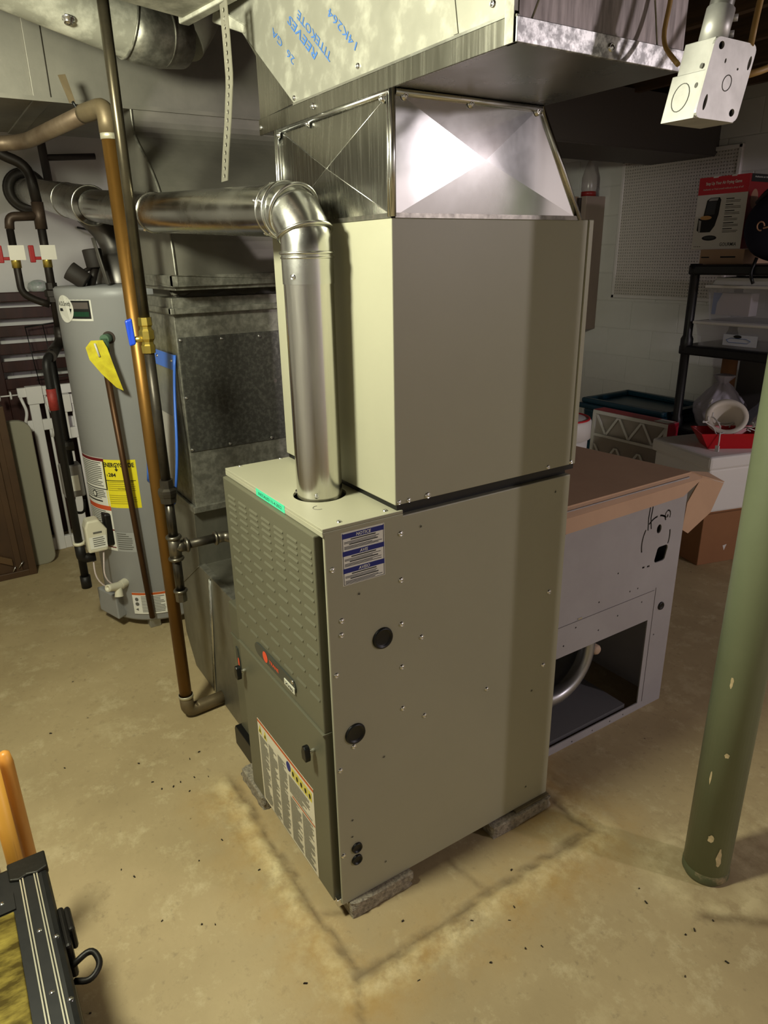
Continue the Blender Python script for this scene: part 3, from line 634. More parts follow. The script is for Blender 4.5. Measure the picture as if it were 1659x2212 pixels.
MB().tube([(gx, gy, 1.425), (gx, gy, 2.41)], .0138, 14).obj('upper_run', mat('iron_sheen', (72, 66, 54), .32, .8, rgb2=(96, 88, 70), scale=10), gp)
vb = MB().lathe([(.0, .0), (.018, .0), (.019, .020), (.016, .024), (.016, .030), (.021, .038), (.021, .058), (.016, .064), (.016, .070), (.019, .074), (.018, .094), (0, .094)], (gx, gy, 1.336), n=8, smooth=False).obj('shutoff_valve', BRASS, gp)
hz = 1.362
MB().hexa([(gx-.014, gy-.046, hz-.005), (gx+.006, gy-.050, hz-.005), (gx+.012, gy-.034, hz), (gx-.008, gy-.030, hz)], [(gx-.016, gy-.050, hz+.062), (gx+.008, gy-.054, hz+.062), (gx+.010, gy-.036, hz+.068), (gx-.012, gy-.032, hz+.068)]).obj('lever_handle', mat('blue_lever', (26, 66, 190), .4), vb, bevel=.004)
MB().cyl((gx, gy, hz+.012), (gx, gy-.036, hz+.012), .008, n=12).obj('stem', BRASS, vb)
MB().lathe([(0, 0), (.023, 0), (.024, .018), (.026, .020), (.028, .030), (.028, .040), (.020, .046), (.019, .070), (0, .070)], (gx, gy, .902), n=8, smooth=False).obj('union', IRON, gp)
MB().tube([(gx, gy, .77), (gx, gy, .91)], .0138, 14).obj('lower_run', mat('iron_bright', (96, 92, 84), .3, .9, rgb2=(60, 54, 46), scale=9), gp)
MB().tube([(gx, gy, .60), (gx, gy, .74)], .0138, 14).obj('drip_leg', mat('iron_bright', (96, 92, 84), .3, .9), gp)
tz_ = .757
m = MB().cyl((gx, gy, tz_-.038), (gx, gy, tz_+.038), .0185, n=16); m.torus((gx, gy, tz_+.034), (0, 0, 1), .018, .006, 16, 8); m.torus((gx, gy, tz_-.036), (0, 0, 1), .018, .006, 16, 8); m.cyl((gx, gy, tz_), (gx, gy+.035, tz_), .0185, n=16); m.torus((gx, gy+.036, tz_), (0, 1, 0), .018, .006, 16, 8); m.obj('tee', STEEL, gp)
m = MB().cyl((gx, gy, .578), (gx, gy, .612), .018, n=8, smooth=False); m.torus((gx, gy, .612), (0, 0, 1), .017, .005, 16, 8); m.obj('drip_cap', STEEL, gp)
MB().tube([(gx, gy+.04, tz_), (gx, gy+.135, tz_)], .0138, 14).obj('branch', IRON, gp)
m = MB().tube([(gx, gy+.125, tz_), (gx, gy+.165, tz_), (gx+.05, gy+.185, tz_-.006), (gx+.285, gy+.195, tz_-.01)], .0175, 14, .03); m.torus((gx, gy+.128, tz_), (0, 1, 0), .017, .006, 16, 8); m.obj('elbow', STEEL, gp)

# ================================================================ DOCUMENT POUCH
po = thing('document_pouch', 'clear zip pouch with blue edges holding papers, hung beside the gas pipe', 'pouch', (-1.25, .05, .8))
def PF(u, v, w=0.): return V((-1.42+u*(.32+.03*math.sin(v*5)), .074-.070*(1-v)**1.3-.010*math.sin(v*PI)-w, .80+v*.485))
m = MB(); n_ = 14
for j in range(n_):
    m.add([PF(0, j/n_), PF(1, j/n_), PF(1, (j+1)/n_), PF(0, (j+1)/n_)], [(0, 1, 2, 3)])
m.obj('clear_sheet', mat('pouch_film', (150, 150, 146), .25, alpha=.45), po, recalc=False)
BL = mat('pouch_blue', (58, 104, 196), .4)
MB().tube([PF(1, k/n_) for k in range(n_+1)], .005, 6).tube([PF(0, k/n_) for k in range(n_+1)], .005, 6).tube([PF(k/4, 0) for k in range(5)], .005, 6).obj('binding', BL, po)
m = MB()
for k in range(6): m.add([PF(k/6, .90, .002), PF((k+1)/6, .90, .002), PF((k+1)/6, 1.0, .002), PF(k/6, 1.0, .002)], [(0, 1, 2, 3)])
m.obj('zip_strip', BL, po, recalc=False)
pa = MB()
for j in range(8): pa.add([PF(.15, .03+j*.07, -.004), PF(.86, .03+j*.07, -.004), PF(.86, .03+(j+1)*.07, -.004), PF(.15, .03+(j+1)*.07, -.004)], [(0, 1, 2, 3)])
tag(pa.obj('paper_sheet', mat('paper', (214, 206, 196), .7), None, recalc=False), 'white printed paper sheet inside the blue edged pouch', 'paper')
for u in (.35, .92): screw(po, PF(u, .96, .004), (0, -1, 0), .8)

# ================================================================ WATER HEATER
hx, hy, hr = -1.985, .135, .257
wh = thing('water_heater', 'tall grey gas water heater with yellow energy label', 'water heater', (hx, hy, 0))
MB().lathe([(.0, .045), (hr-.01, .045), (hr-.006, .055), (hr-.006, .085), (hr, .095), (hr, 1.435), (hr+.002, 1.44), (hr+.002, 1.475), (hr-.006, 1.482), (.10, 1.488), (0, 1.49)], (hx, hy, 0), n=72).obj('tank_jacket', HEAT, wh)
for th in (-30, 90, 210):
    t = math.radians(th); MB().box((hx+(hr-.05)*math.cos(t)-.025, hy+(hr-.05)*math.sin(t)-.025, 0), (hx+(hr-.05)*math.cos(t)+.025, hy+(hr-.05)*math.sin(t)+.025, .05)).obj('leg', mat('leg_galv', (170, 170, 168), .35, .8), wh, bevel=.004)
def CF(r):      # cylinder frame: u = degrees, v = z
    return lambda u, v, w=0.: V((hx+(r+w)*math.cos(math.radians(u)), hy+(r+w)*math.sin(math.radians(u)), v))
C1 = CF(hr+.0006)
def cpatch(u0, v0, u1, v1, w=0., mi=0, mb=None):
    return (mb or MB()).rect(C1, u0, v0, u1, v1, w, mi, nu=max(1, int(abs(u1-u0)/4)))
m = cpatch(-66, 1.358, -40, 1.442); cpatch(-65, 1.366, -41.5, 1.434, .0006, 1, m); cpatch(-63, 1.374, -43, 1.427, .0012, 2, m); cpatch(-63, 1.374, -43, 1.392, .0016, 3, m); cpatch(-63, 1.392, -43, 1.403, .0016, 1, m)
m.poly(C1, [(-70+11.5*math.cos(2*PI*k/28), 1.402+.052*math.sin(2*PI*k/28)) for k in range(28)], .0022, 0)
m.poly(C1, [(-79, 1.393), (-61.5, 1.393), (-61.5, 1.404), (-79, 1.404)], .0026, 1)
m.text(lambda u, v, w=0.: C1(u*180/PI/hr, v, w), 'A.O.Smith', -70.5*PI/180*hr, 1.414, .024, .0028, 1, width=.082)
m.obj('brand_label', [WHITEP, INK, mat('label_taupe', (92, 84, 80), .4), mat('label_green', (18, 62, 40), .4)], wh, recalc=False)
m = cpatch(-92, .385, -53, .805); cpatch(-92, .79, -53, .803, .0005, 1, m); cpatch(-92, .665, -53, .669, .0005, 2, m); cpatch(-54.5, .67, -53, .79, .0005, 2, m); cpatch(-92, .607, -62, .613, .0005, 2, m); cpatch(-92, .572, -53, .592, .0005, 3, m)
cpatch(-92, .480, -53, .486, .0005, 1, m); cpatch(-92, .398, -54, .403, .0005, 1, m)
for v0, v1 in ((.675, .785), (.615, .660), (.49, .568), (.41, .476)): m.lines(C1, -88, v0, -57, v1, .0085, .0035, 4, .35)
m.disc(C1, -72, .640, 3.2, .016, .0018, 2); m.disc(C1, -72, .640, 2.2, .011, .0022, 0)
m.obj('warning_label', [WHITEP, mat('dark_red_print', (110, 26, 30), .5), INK, mat('warn_orange', (206, 84, 44), .5), INKG], wh, recalc=False)
m = cpatch(-55, .588, -22, .800)
T2 = lambda u, v, w=0.: C1(u*180/PI/hr, v, w)
m.text(T2, 'ENERGYGUIDE', -38.8*PI/180*hr, .769, .026, .001, 1, width=.134, bold=.03)
m.poly(C1, [(-41.2, .770), (-40.2, .770), (-40.2, .760), (-38.8, .760), (-40.7, .750), (-42.6, .760), (-41.2, .760)], .001, 1)
m.text(T2, '284', -45.8*PI/180*hr, .727, .022, .001, 1, width=.034, bold=.03); m.text(T2, '$', -51*PI/180*hr, .728, .012, .001, 1)
cpatch(-53, .708, -24, .711, .0008, 1, m)
for v0, v1 in ((.66, .704), (.60, .645)): m.lines(C1, -52, v0, -25, v1, .009, .0022, 2, .3)
m.text(T2, 'Cost Range', -38*PI/180*hr, .672, .008, .001, 1)
m.obj('energy_label', [YEL, INK, mat('olive_ink', (150, 138, 30), .6)], wh, recalc=False)
m = cpatch(-53, .385, -33, .475); m.lines(C1, -51, .39, -35, .470, .010, .004, 1, .5); m.obj('rating_plate', [mat('plate_grey', (160, 160, 158), .5), INKG], wh, recalc=False)
m = cpatch(-45, .082, -12, .188); cpatch(-45, .176, -12, .187, .0006, 1, m); cpatch(-44, .120, -37, .172, .0006, 3, m); m.disc(C1, -40.5, .155, 1.8, .009, .0014, 2); m.disc(C1, -40.5, .132, 2.0, .009, .0014, 2); m.poly(C1, [(-43, .105), (-40, .112), (-40, .098)], .0014, 2)
m.lines(C1, -36, .088, -13, .170, .0075, .003, 2, .2); m.obj('bottom_label', [WHITEP, ORANGE, INKG, WHITE], wh, recalc=False)
cv_ = MB().slab(lambda u, v, w=0.: CF(hr)(u, v, w), -88, .062, -57, .178, -.01, .040).obj('burner_cover', HEAT, wh, bevel=.006)
t = math.radians(-29); tp = V((hx+hr*math.cos(t), hy+hr*math.sin(t), 1.295)); td = V((math.cos(t), math.sin(t), 0))
MB().cyl(tp-td*.01, tp+td*.004, .024, n=24).obj('relief_port', mat('port_brown', (58, 44, 34), .6), wh)
MB().cyl(tp, tp+td*.06, .017, n=16).cyl(tp+td*.052, tp+td*.062+V((-.0, -.0, -.05)), .015, n=14).obj('relief_valve', mat('valve_green', (90, 120, 96), .45, .4), wh)
r0 = tp+td*.060+V((.0, -.012, -.03)); r1 = V((-1.735, .012, .075))
MB().tube([r0, r1], .0125, 14).obj('discharge_tube', mat('discharge_copper', (86, 60, 38), .45, .6, var=.15, scale=10), wh)
TU = V((.24, .97, 0)); q = [r0+TU*u+V((.022, -.02, v)) for u, v in ((-.042, .005), (-.02, .03), (.022, .03), (.034, 0), (.046, -.06), (.070, -.165), (.045, -.150), (.0, -.095), (-.035, -.04))]
MB().hexa(q, [p+V((.003, -.001, 0)) for p in q]).obj('yellow_tag', mat('tag_yellow', (226, 214, 40), .45, rgb2=(196, 176, 30), scale=30), wh)
MB().tube([r0+V((.028, -.03, .02)), r0+V((.030, -.020, -.03))], .004, 6).obj('tag_pin', WHITE, wh)
# gas control and drain
gv = V((-1.868, -.145, .47))
gc = MB().prism([(-.055, -.075), (.045, -.075), (.055, .03), (.02, .085), (-.04, .085), (-.055, .05)], 'x', -.04, .04)
gc.v = [tuple(gv+V((p[0]*.9+.01, p[1]*.8, p[2]*.9))) for p in gc.v]; gco = gc.obj('gas_control', CREAM, wh, bevel=.008)
m = MB(); Fg = SIDE(gv.x+.047)
m.rect(Fg, gv.y-.035, gv.z-.05, gv.y+.035, gv.z+.005, .001, 0); m.lines(Fg, gv.y-.02, gv.z-.045, gv.y+.028, gv.z+.0, .009, .004, 1, .4); m.rect(Fg, gv.y-.015, gv.z+.018, gv.y+.020, gv.z+.026, .001, 1); m.obj('control_label', [WHITEP, INKG], gco, recalc=False)
MB().box(gv+V((-.05, .04, -.06)), gv+V((.03, .10, .09))).obj('control_bracket', BLACK, wh, bevel=.01)
m = MB(); dv_ = V((-1.80, -.090, .235)); m.cyl(dv_+V((-.05, .06, 0)), dv_, .020, n=14).cyl(dv_, dv_+V((.03, -.05, .015)), .019, .016, n=14).cyl(dv_+V((.01, -.01, 0)), dv_+V((.02, -.015, -.04)), .014, .019, n=14); drv = m.obj('drain_valve', CREAM, wh, recalc=False)
MB().lathe([(.016, 0), (.016, .012), (.010, .012), (.010, .001), (.0003, .001)], dv_+V((.03, -.05, .015)), V((.03, -.05, .015)), 16).obj('drain_mouth', CREAM, wh)
for a, b2 in ((V((-.02, -.02, -.07)), V((.02, .05, -.30))), (V((.02, .02, -.07)), V((.04, .07, -.28)))):
    MB().tube([gv+a, gv+(a+b2)/2+V((.03, -.05, -.02)), gv+b2*.95], .0035, 6, .06).obj('igniter_wire', mat('wire_white', (206, 190, 186), .5), wh)
db = MB().box((-2.10, -.215, .60), (-2.02, -.13, .745)).obj('damper_box', mat('damper_grey', (128, 124, 122), .5), wh, bevel=.008)
MB().rect(SIDE(-2.0195), -.19, .63, -.15, .70, .0006, 0).obj('damper_label', WHITEP, db, recalc=False)
MB().tube([(-2.03, -.18, .60), (-2.01, -.20, .54), (-2.02, -.15, .52), (-2.03, -.14, .58)], .006, 8, .03).obj('damper_cable', BLACK, wh)
m = MB().lathe([(.09, 0), (.09, .012), (.065, .10), (.055, .11)], (hx, hy, 1.49), n=24); m.tube([(hx, hy, 1.58), (hx, hy-.02, 1.68), (hx-.02, .03, 1.775)], .05, 20, .06); m.obj('draft_hood', mat('hood', (108, 104, 100), .4, .8, var=.1), wh)
for p0, p1 in (((-1.86, -.02, 1.50), (-1.88, -.075, 1.545)), ((-1.90, .03, 1.55), (-1.905, .025, 1.62))):
    MB().cyl(p0, p1, .034, .037, n=16).obj('pipe_sleeve', mat('rubber', (40, 34, 30), .7), wh, bevel=.004)
MB().tube([(-1.88, -.04, 1.53), (-1.90, .03, 1.56)], .008, 8).tube([(-1.90, .0, 1.48), (-1.90, .03, 1.56)], .016, 10).obj('nipple', DKPIPE, wh)
m = MB()
for k in range(4): m.tube([(-1.89+.012*k, .03, 1.66), (-1.87+.012*k, .035, 1.60), (-1.84+.01*k, .05, 1.49)], .004, 6, .05)
m.obj('hood_wires', mat('wire_grey', (84, 80, 74), .5), wh)

# ================================================================ LEFT SERVICE PIPES
sp_ = thing('service_riser', 'dark steel pipe with offset bend, tee and red handled valve near left wall', 'pipe', (-2.12, -.11, 1.2))
sx = -2.12
MB().tube([(sx, -.235, 2.16), (sx, -.235, 1.975), (sx, -.12, 1.93), (sx, -.11, 1.80)], .020, 14, .05).tube([(sx, -.11, 1.83), (sx, -.11, 1.30)], .0165, 12).obj('main_run', DKPIPE, sp_)
MB().tube([(sx, -.11, 1.80), (sx, -.11, 1.70)], .023, 14).tube([(sx, -.11, 1.75), (sx, -.22, 1.745), (sx, -.225, 1.70)], .0175, 12, .03).obj('tee', mat('fitting_brown', (70, 56, 46), .5, .5, var=.2, scale=30), sp_)
MB().tube([(sx, -.225, 1.70), (sx, -.225, 1.46), (sx, -.18, 1.43), (sx, -.13, 1.41)], .0145, 12, .03).obj('side_run', DKPIPE, sp_)
for y in (-.11, -.225):
    v_ = MB().cyl((sx, y, 1.555), (sx, y, 1.61), .018, n=10).obj('valve', BRASS, sp_)
    MB().box((sx-.01, y-.062, 1.575), (sx+.01, y-.042, 1.64)).box((sx-.008, y-.046, 1.585), (sx+.008, y-.01, 1.597)).obj('red_lever', mat('red_lever', (150, 24, 26), .4), v_, bevel=.003)
    MB().box((sx+.018, y-.022, 1.585), (sx+.021, y+.036, 1.64)).obj('paper_tag', mat('tag_white', (214, 208, 196), .6), v_)
MB().lathe([(0, 0), (.026, 0), (.026, .02), (.032, .022), (.032, .045), (.022, .05), (.022, .075), (0, .075)], (sx, -.11, 1.42), n=8, smooth=False).obj('union', DKPIPE, sp_)
MB().tube([(sx, -.11, 1.32), (sx, -.11, 1.26), (sx+.06, -.15, 1.235), (-1.90, -.19, 1.225)], .022, 12, .03).obj('lower_elbow', DKPIPE, sp_)
dl = thing('heater_gas_pipe', 'black gas pipe with red tape band and capped end beside water heater', 'pipe', (-1.87, -.215, .2))
MB().tube([(-1.93, -.18, 1.235), (-1.87, -.215, 1.215), (-1.87, -.215, .26)], .0165, 14, .04).obj('run', mat('gas_black', (26, 23, 22), .5, .3), dl)
MB().cyl((-1.87, -.215, 1.02), (-1.87, -.215, 1.105), .0185, n=16).obj('tape_band', mat('red_tape', (132, 40, 34), .6, var=.2, scale=60), dl)
MB().cyl((-1.87, -.215, .235), (-1.87, -.215, .29), .0215, n=14).obj('cap', mat('gas_black', (26, 23, 22), .5), dl)
MB().cyl((-1.87, -.215, .437), (-1.87, -.215, .45), .024, n=16).obj('sealant_ring', CREAM, dl)
MB().tube([(-1.87, -.215, .44), (-1.87, -.215, .37), (-1.868, -.16, .37)], .021, 12, .02).obj('tee', mat('gas_black', (26, 23, 22), .5), dl)
gl = thing('heater_gas_feed', 'thin black gas feed pipe with shutoff cock above the heater damper box', 'pipe', (-2.05, -.17, .7))
MB().tube([(-2.05, -.17, 1.225), (-2.05, -.17, .74)], .017, 12).obj('run', mat('gas_black', (26, 23, 22), .5), gl)
MB().cyl((-2.05, -.195, .83), (-2.05, -.145, .83), .028, n=10, smooth=False).obj('gas_cock', mat('cock', (50, 46, 42), .5, .4), gl)

# ================================================================ THINGS STACKED AT THE LEFT WALL
hb = thing('slatted_headboard', 'dark red-brown slatted wooden headboard leaning on the left wall', 'headboard', (-3.33, -.4, 0))
MB().box((-3.35, -1.25, 0), (-3.30, -.16, .06)).box((-3.36, -.335, .0), (-3.29, -.26, 1.42)).obj('stile', WOODD, hb, bevel=.004)
MB().box((-3.35, -1.25, 1.375), (-3.29, .40, 1.425)).obj('top_rail', WOODD, hb, bevel=.004)
MB().box((-3.36, .37, .0), (-3.29, .43, 1.42)).obj('stile', WOODD, hb, bevel=.004)
sl = proto(MB().box((-.011, -.82, -.029), (.011, .82, .029)), 'slat', WOODD)
for k in range(5): link('slat', sl, (-3.315, -.44, 1.315-.096*k), hb, bevel=.003)
MB().box((-3.345, -1.25, .02), (-3.305, .40, .90)).obj('lower_panel', WOODD, hb)
wr = thing('wire_rack', 'thin black wire rack hanging in front of the slatted headboard', 'wire rack', (-3.2, 0, 1.1))
m = MB().tube([(-3.20, -.12, 1.245), (-3.20, .09, 1.265)], .004, 6)
for y in (-.12, -.03, .075, .09): m.tube([(-3.20, y, 1.25), (-3.20, y+.02, .93)], .0025, 5)
for z in (1.11, .955): m.tube([(-3.20, -.11, z), (-3.20, .24, z+.02)], .0025, 5)
m.obj('grid', BLACK, wr)
wp = thing('white_board', 'white boxed panel standing behind the water heater', 'panel', (-3.1, .2, 0))
MB().box((-3.16, .055, .0), (-3.10, .5, 1.10)).obj('board', mat('board_white', (222, 218, 214), .6), wp, bevel=.003)
tag(MB().lathe([(0, 0), (.05, 0), (.06, .02), (.05, .045), (.02, .06), (0, .062)], (-3.32, .0, 1.424), n=10).obj('plastic_packet', mat('packet', (196, 190, 196), .3, rgb2=(150, 170, 158), scale=40)), 'crumpled clear plastic packet on top of the slatted headboard', 'packet')
def gate(x, y0, y1, z0, z1, label, n, clamp):
    g = thing('baby_gate', label, 'gate', (x, (y0+y1)/2, 0), 'white metal gates at the left wall')
    G = mat('gate_white', (232, 228, 226), .35)
    MB().box((x-.015, y0, z1-.05), (x+.015, y1, z1)).obj('top_rail', G, g, bevel=.004)
    MB().box((x-.015, y0, z0), (x+.015, y1, z0+.075)).obj('bottom_rail', G, g, bevel=.004)
    MB().box((x-.012, y0+.02, z1-.24), (x+.012, y1, z1-.18)).obj('middle_rail', G, g, bevel=.004)
    MB().box((x-.012, y0+.045, z0), (x+.02, y0+.095, z1)).obj('post', G, g, bevel=.004)
    MB().box((x-.02, y0+.04, z1-.09), (x+.03, y0+.12, z1+.005)).obj('hinge_plate', G, g, bevel=.003)
    for k in range(n):
        y = y0+.13+(y1-y0-.15)*k/(n-1); MB().tube([(x, y, z0+.05), (x, y, z1-.03)], .008, 8).obj('bar', G, g)
    MB().tube([(x+.01, y0+.01, z1-.05), (x+.01, y0+.03, z1-.13), (x+.01, y0+.0, z1-.22)], .008, 8, .03).obj('bent_bar', G, g)
    if clamp: MB().cyl((x, y0, z1-.035), (x, y0-.09, z1-.035), .004, n=8).cyl((x, y0-.03, z1-.035), (x, y0-.038, z1-.035), .022, n=14).cyl((x, y0-.085, z1-.035), (x, y0-.095, z1-.035), .024, n=14).obj('clamp_screw', G, g)
gate(-3.04, -.235, .30, .0, .945, 'white metal pressure gate with a clamp screw leaning beside folding table', 6, True)
gate(-2.95, -.115, .30, .03, .90, 'white metal gate behind the pipes in front of the clamp gate', 6, False)
ft = thing('folding_table', 'beige plastic folding table standing on edge behind brown table', 'table', (-2.86, -.6, 0))
pts = [(-1.15, .0), (-.27, .0)]+[(-.27+.05*math.sin(a_), .05-.05*math.cos(a_)) for a_ in [PI/2*k/5 for k in range(1, 6)]]+[(-.235-.07*(1-math.cos(a_))+.015, .75+.06*math.sin(a_)) for a_ in [PI/2*k/5 for k in range(6)]]+[(-1.15, .81)]
MB().prism(pts, 'x', -2.885, -2.845).obj('tabletop', mat('beige_plastic', (150, 145, 126), .6, bump=.05, bscale=200), ft, bevel=.006)
MB().box((-2.905, -1.1, .05), (-2.885, -.30, .08)).obj('apron', mat('table_frame', (90, 86, 78), .5), ft)
wt = thing('wooden_table', 'brown wooden folding table on edge with brace, at the far left', 'table', (-2.76, -.8, 0))
MB().box((-2.78, -1.5, .012), (-2.755, -.365, .90)).obj('board', WOODB, wt)
MB().box((-2.79, -.372, .0), (-2.735, -.335, .91)).obj('edge_rail', WOODB, wt, bevel=.003)
MB().box((-2.79, -1.5, .0), (-2.735, -.37, .035)).obj('edge_rail', WOODB, wt, bevel=.003)
MB().box((-2.757, -.43, .03), (-2.745, -.40, .90)).obj('inner_rail', WOODB, wt, bevel=.002)
MB().hexa([(-2.755, -.44, .07), (-2.735, -.44, .07), (-2.735, -.66, .19), (-2.755, -.66, .19)], [(-2.755, -.44, .11), (-2.735, -.44, .11), (-2.735, -.66, .23), (-2.755, -.66, .23)]).obj('leg_brace', mat('brace_wood', (96, 72, 46), .5), wt, bevel=.003)
MB().tube([(-2.73, -.42, .055), (-2.73, -.39, .09)], .003, 6).tube([(-2.73, -.45, .04), (-2.73, -.43, .07)], .003, 6).obj('brace_clip', CHROME, wt)
wa = thing('wall_pipe_stub', 'short grey pipe stub hanging on left wall above the flue', 'pipe', (-3.3, .15, 2.0))
MB().tube([(-3.3, .13, 2.3), (-3.3, .14, 1.98)], .022, 12).tube([(-3.3, .13, 2.10), (-3.3, .40, 2.12)], .016, 10).obj('stub', mat('stub', (70, 64, 62), .6), wa)
MB().tube([(-3.405, .27, 1.76), (-3.30, .35, 1.735), (-3.2, .5, 1.71)], .006, 6).obj('rod', BLACK, wa)

# ================================================================ TOOL CASE and handles lower left
tc_ = thing('footlocker', 'black footlocker with silver slat lines and gold patterned lid panel', 'footlocker', (.15, -.9, 0))
tz = .40
MB().box((-.195, -1.20, 0), (.60, -.602, tz)).obj('body', mat('trunk_black', (13, 13, 12), .5, rgb2=(26, 25, 23), scale=30), tc_, bevel=.012)
def gold():
    m = mat('gold_panel', (92, 78, 34), .3, .55, rgb2=(214, 192, 92), scale=9, stretch=(3.2, 1, 1), thr=(.42, .72)); return m
MB().box((-.07, -1.15, tz-.002), (.22, -.672, tz+.003)).obj('lid_panel', gold(), tc_, bevel=.002)
MB().box((.225, -1.19, tz-.002), (.262, -.668, tz+.004)).obj('lid_band', mat('trunk_band', (24, 23, 21), .5), tc_)
MB().box((-.118, -1.19, tz-.002), (-.073, -.668, tz+.004)).obj('lid_band', mat('trunk_band', (24, 23, 21), .5), tc_)
for y in (-.648, -.653, -.622, -.627): MB().box((-.145, y-.0012, tz-.001), (.60, y+.0012, tz+.0035)).obj('silver_line', mat('silver_line', (206, 200, 178), .35, .6), tc_)
MB().prism([(-.197, -.672), (-.150, -.672), (-.142, -.655), (-.148, -.640), (-.142, -.622), (-.150, -.600), (-.197, -.600)], 'z', tz-.015, tz+.006).obj('corner_guard', mat('corner_metal', (40, 38, 33), .5, .6, bump=.5, bscale=60), tc_, bevel=.003)
MB().box((-.05, -.604, .30), (.05, -.590, .385)).box((-.03, -.592, .345), (.03, -.580, .40)).obj('latch', mat('latch_black', (34, 31, 28), .45, .5), tc_, bevel=.006)
MB().tube([(.060, -.600, .345), (.045, -.560, .35), (.085, -.552, .345), (.105, -.575, .34), (.085, -.600, .335)], .006, 8, .02).obj('latch_loop', mat('latch_black', (34, 31, 28), .45), tc_)
rv = proto(MB().lathe([(.0005, .003), (.004, .0025), (.006, 0)], (0, 0, 0), n=10), 'rivet', CHROME)
for x in (-.10, .243):
    for y in (-.69, -.73, -.77, -.81): put(rv, 'rivet', tc_, (x, y, tz+.004), (0, 0, 1))
for x in (0.0, .14): put(rv, 'rivet', tc_, (x, -.637, tz), (0, 0, 1)); put(rv, 'rivet', tc_, (x+.03, -.613, tz), (0, 0, 1))
WH = mat('pale_handle_wood', (206, 146, 66), .4, rgb2=(186, 124, 50), scale=4, stretch=(1, 1, .12))
h1 = tag(MB().tube([(-.335, -.632, 0), (-.335, -.632, .55), (-.335, -.632, .575), (-.335, -.632, .58)], [.0155, .0155, .012, .004], 16).obj('tool_handle', WH), 'round varnished wooden tool handle with a rounded tip behind the footlocker', 'handle')
h2 = tag(MB().tube([(-.300, -.660, 0), (-.300, -.660, .62)], .0165, 16).obj('tool_handle', mat('handle_yellow', (214, 158, 66), .4, rgb2=(198, 138, 52), scale=4, stretch=(1, 1, .12))), 'yellower wooden tool handle just behind footlocker corner guard', 'handle')
tag(MB().box((-.30, -.82, 0), (-.25, -.69, .42)).obj('white_board_offcut', mat('offcut', (226, 218, 190), .6), None, bevel=.003), 'cream white board offcut behind footlocker beside the handles', 'board')

# ================================================================ OLD FURNACE
of = thing('old_furnace', 'grey removed furnace cabinet on the floor with open blower bay', 'furnace', (-.42, 1.08, 0))
xo, yo0, yo1, zt_ = -.148, .712, 1.445, .868
side = MB().box((xo-.004, yo0, 0), (xo, yo1, zt_)).obj('side_panel', OLDG, of)
cut(side, MB().box((xo-.02, .78, .030), (xo+.02, 1.315, .372)))
MB().box((-.70, yo0, 0), (-.696, yo1, zt_)).box((-.70, yo0, 0), (xo-.004, yo0+.004, zt_)).box((-.70, yo1-.004, 0), (xo-.004, yo1, zt_)).box((-.70, yo0, zt_-.004), (xo-.002, yo1, zt_)).obj('cabinet_shell', OLDG, of)
MB().box((-.69, yo0+.005, .018), (xo-.02, 1.27, .034)).obj('bay_floor', mat('bay_floor', (122, 120, 122), .5, .3), of)
MB().box((-.69, yo0+.004, .395), (xo-.006, yo1-.005, .40)).box((-.69, yo0+.005, .034), (-.685, yo1-.005, .395)).obj('bay_lining', OLDG, of)
MB().box((-.69, yo1-.012, .034), (xo-.006, yo1-.005, .395)).obj('bay_lining', OLDG, of)
bc = V((xo-.03, .930, .325))
bw = MB().lathe([(.138, -.05), (.126, -.02), (.134, -.004), (.152, .0), (.172, -.010), (.182, -.024), (.186, -.034), (.206, -.040), (.208, -.30), (.138, -.30)], bc, (1, 0, 0), 64).obj('blower_housing', mat('blower_steel', (172, 172, 174), .34, .8, var=.08), of)
MB().cyl(bc+V((-.24, 0, 0)), bc+V((-.242, 0, 0)), .137, n=32).obj('blower_wheel', GALVD, bw)
MB().lathe([(.0005, .012), (.014, .012), (.018, .006), (.018, -.01)], bc+V((-.03, .200, -.035)), (1, 0, 0), 16).obj('blower_foot', mat('rubber_tan', (186, 160, 138), .6), bw)
MB().rect(SIDE(bc.x-.033), bc.y+.160, bc.z+.02, bc.y+.182, bc.z+.075, .004, 0).lines(SIDE(bc.x-.029), bc.y+.163, bc.z+.024, bc.y+.179, bc.z+.07, .006, .003, 1).obj('blower_tag', [WHITEP, INKG], bw, recalc=False)
S_ = SIDE(xo)
cu_, cv2 = 1.305, .675
for a0, a1 in ((95, 130), (145, 200), (-20, 18), (55, 85)):
    pts = [(cu_+.072*math.cos(math.radians(a_)), cv2+.085*math.sin(math.radians(a_))) for a_ in range(a0, a1+1, 5)]
    cut(side, MB().tube([S_(u, v, -.002) for u, v in pts], .0042, 6))
for u0, v0, u1, v1 in ((1.262, .587, 1.250, .588), (1.275, .585, 1.288, .585)): cut(side, MB().tube([S_(u0, v0, -.002), S_(u1, v1, -.002)], .0042, 6))
cut(side, MB().tube([S_(1.352+.014*math.cos(k*.6), .752+.018*math.sin(k*.6), -.002) for k in range(-1, 8)], .0036, 6))
def through(pts): return MB().hexa([S_(u, v, -.02) for u, v in pts], [S_(u, v, .02) for u, v in pts])
for u, v, a_, b_ in ((1.352, .750, .004, .006), (1.315, .712, .012, .016)): cut(side, through([(u+a_*math.cos(2*PI*k/16), v+b_*math.sin(2*PI*k/16)) for k in range(16)]))
op = []
for cu0, cv0, sa in ((1.363, .632, 0), (1.330, .632, 90), (1.322, .600, 180), (1.355, .600, 270)):
    for k in range(5): a_ = math.radians(sa+90*k/4); op.append((cu0+.012*math.cos(a_), cv0+.012*math.sin(a_)))
cut(side, through(op))
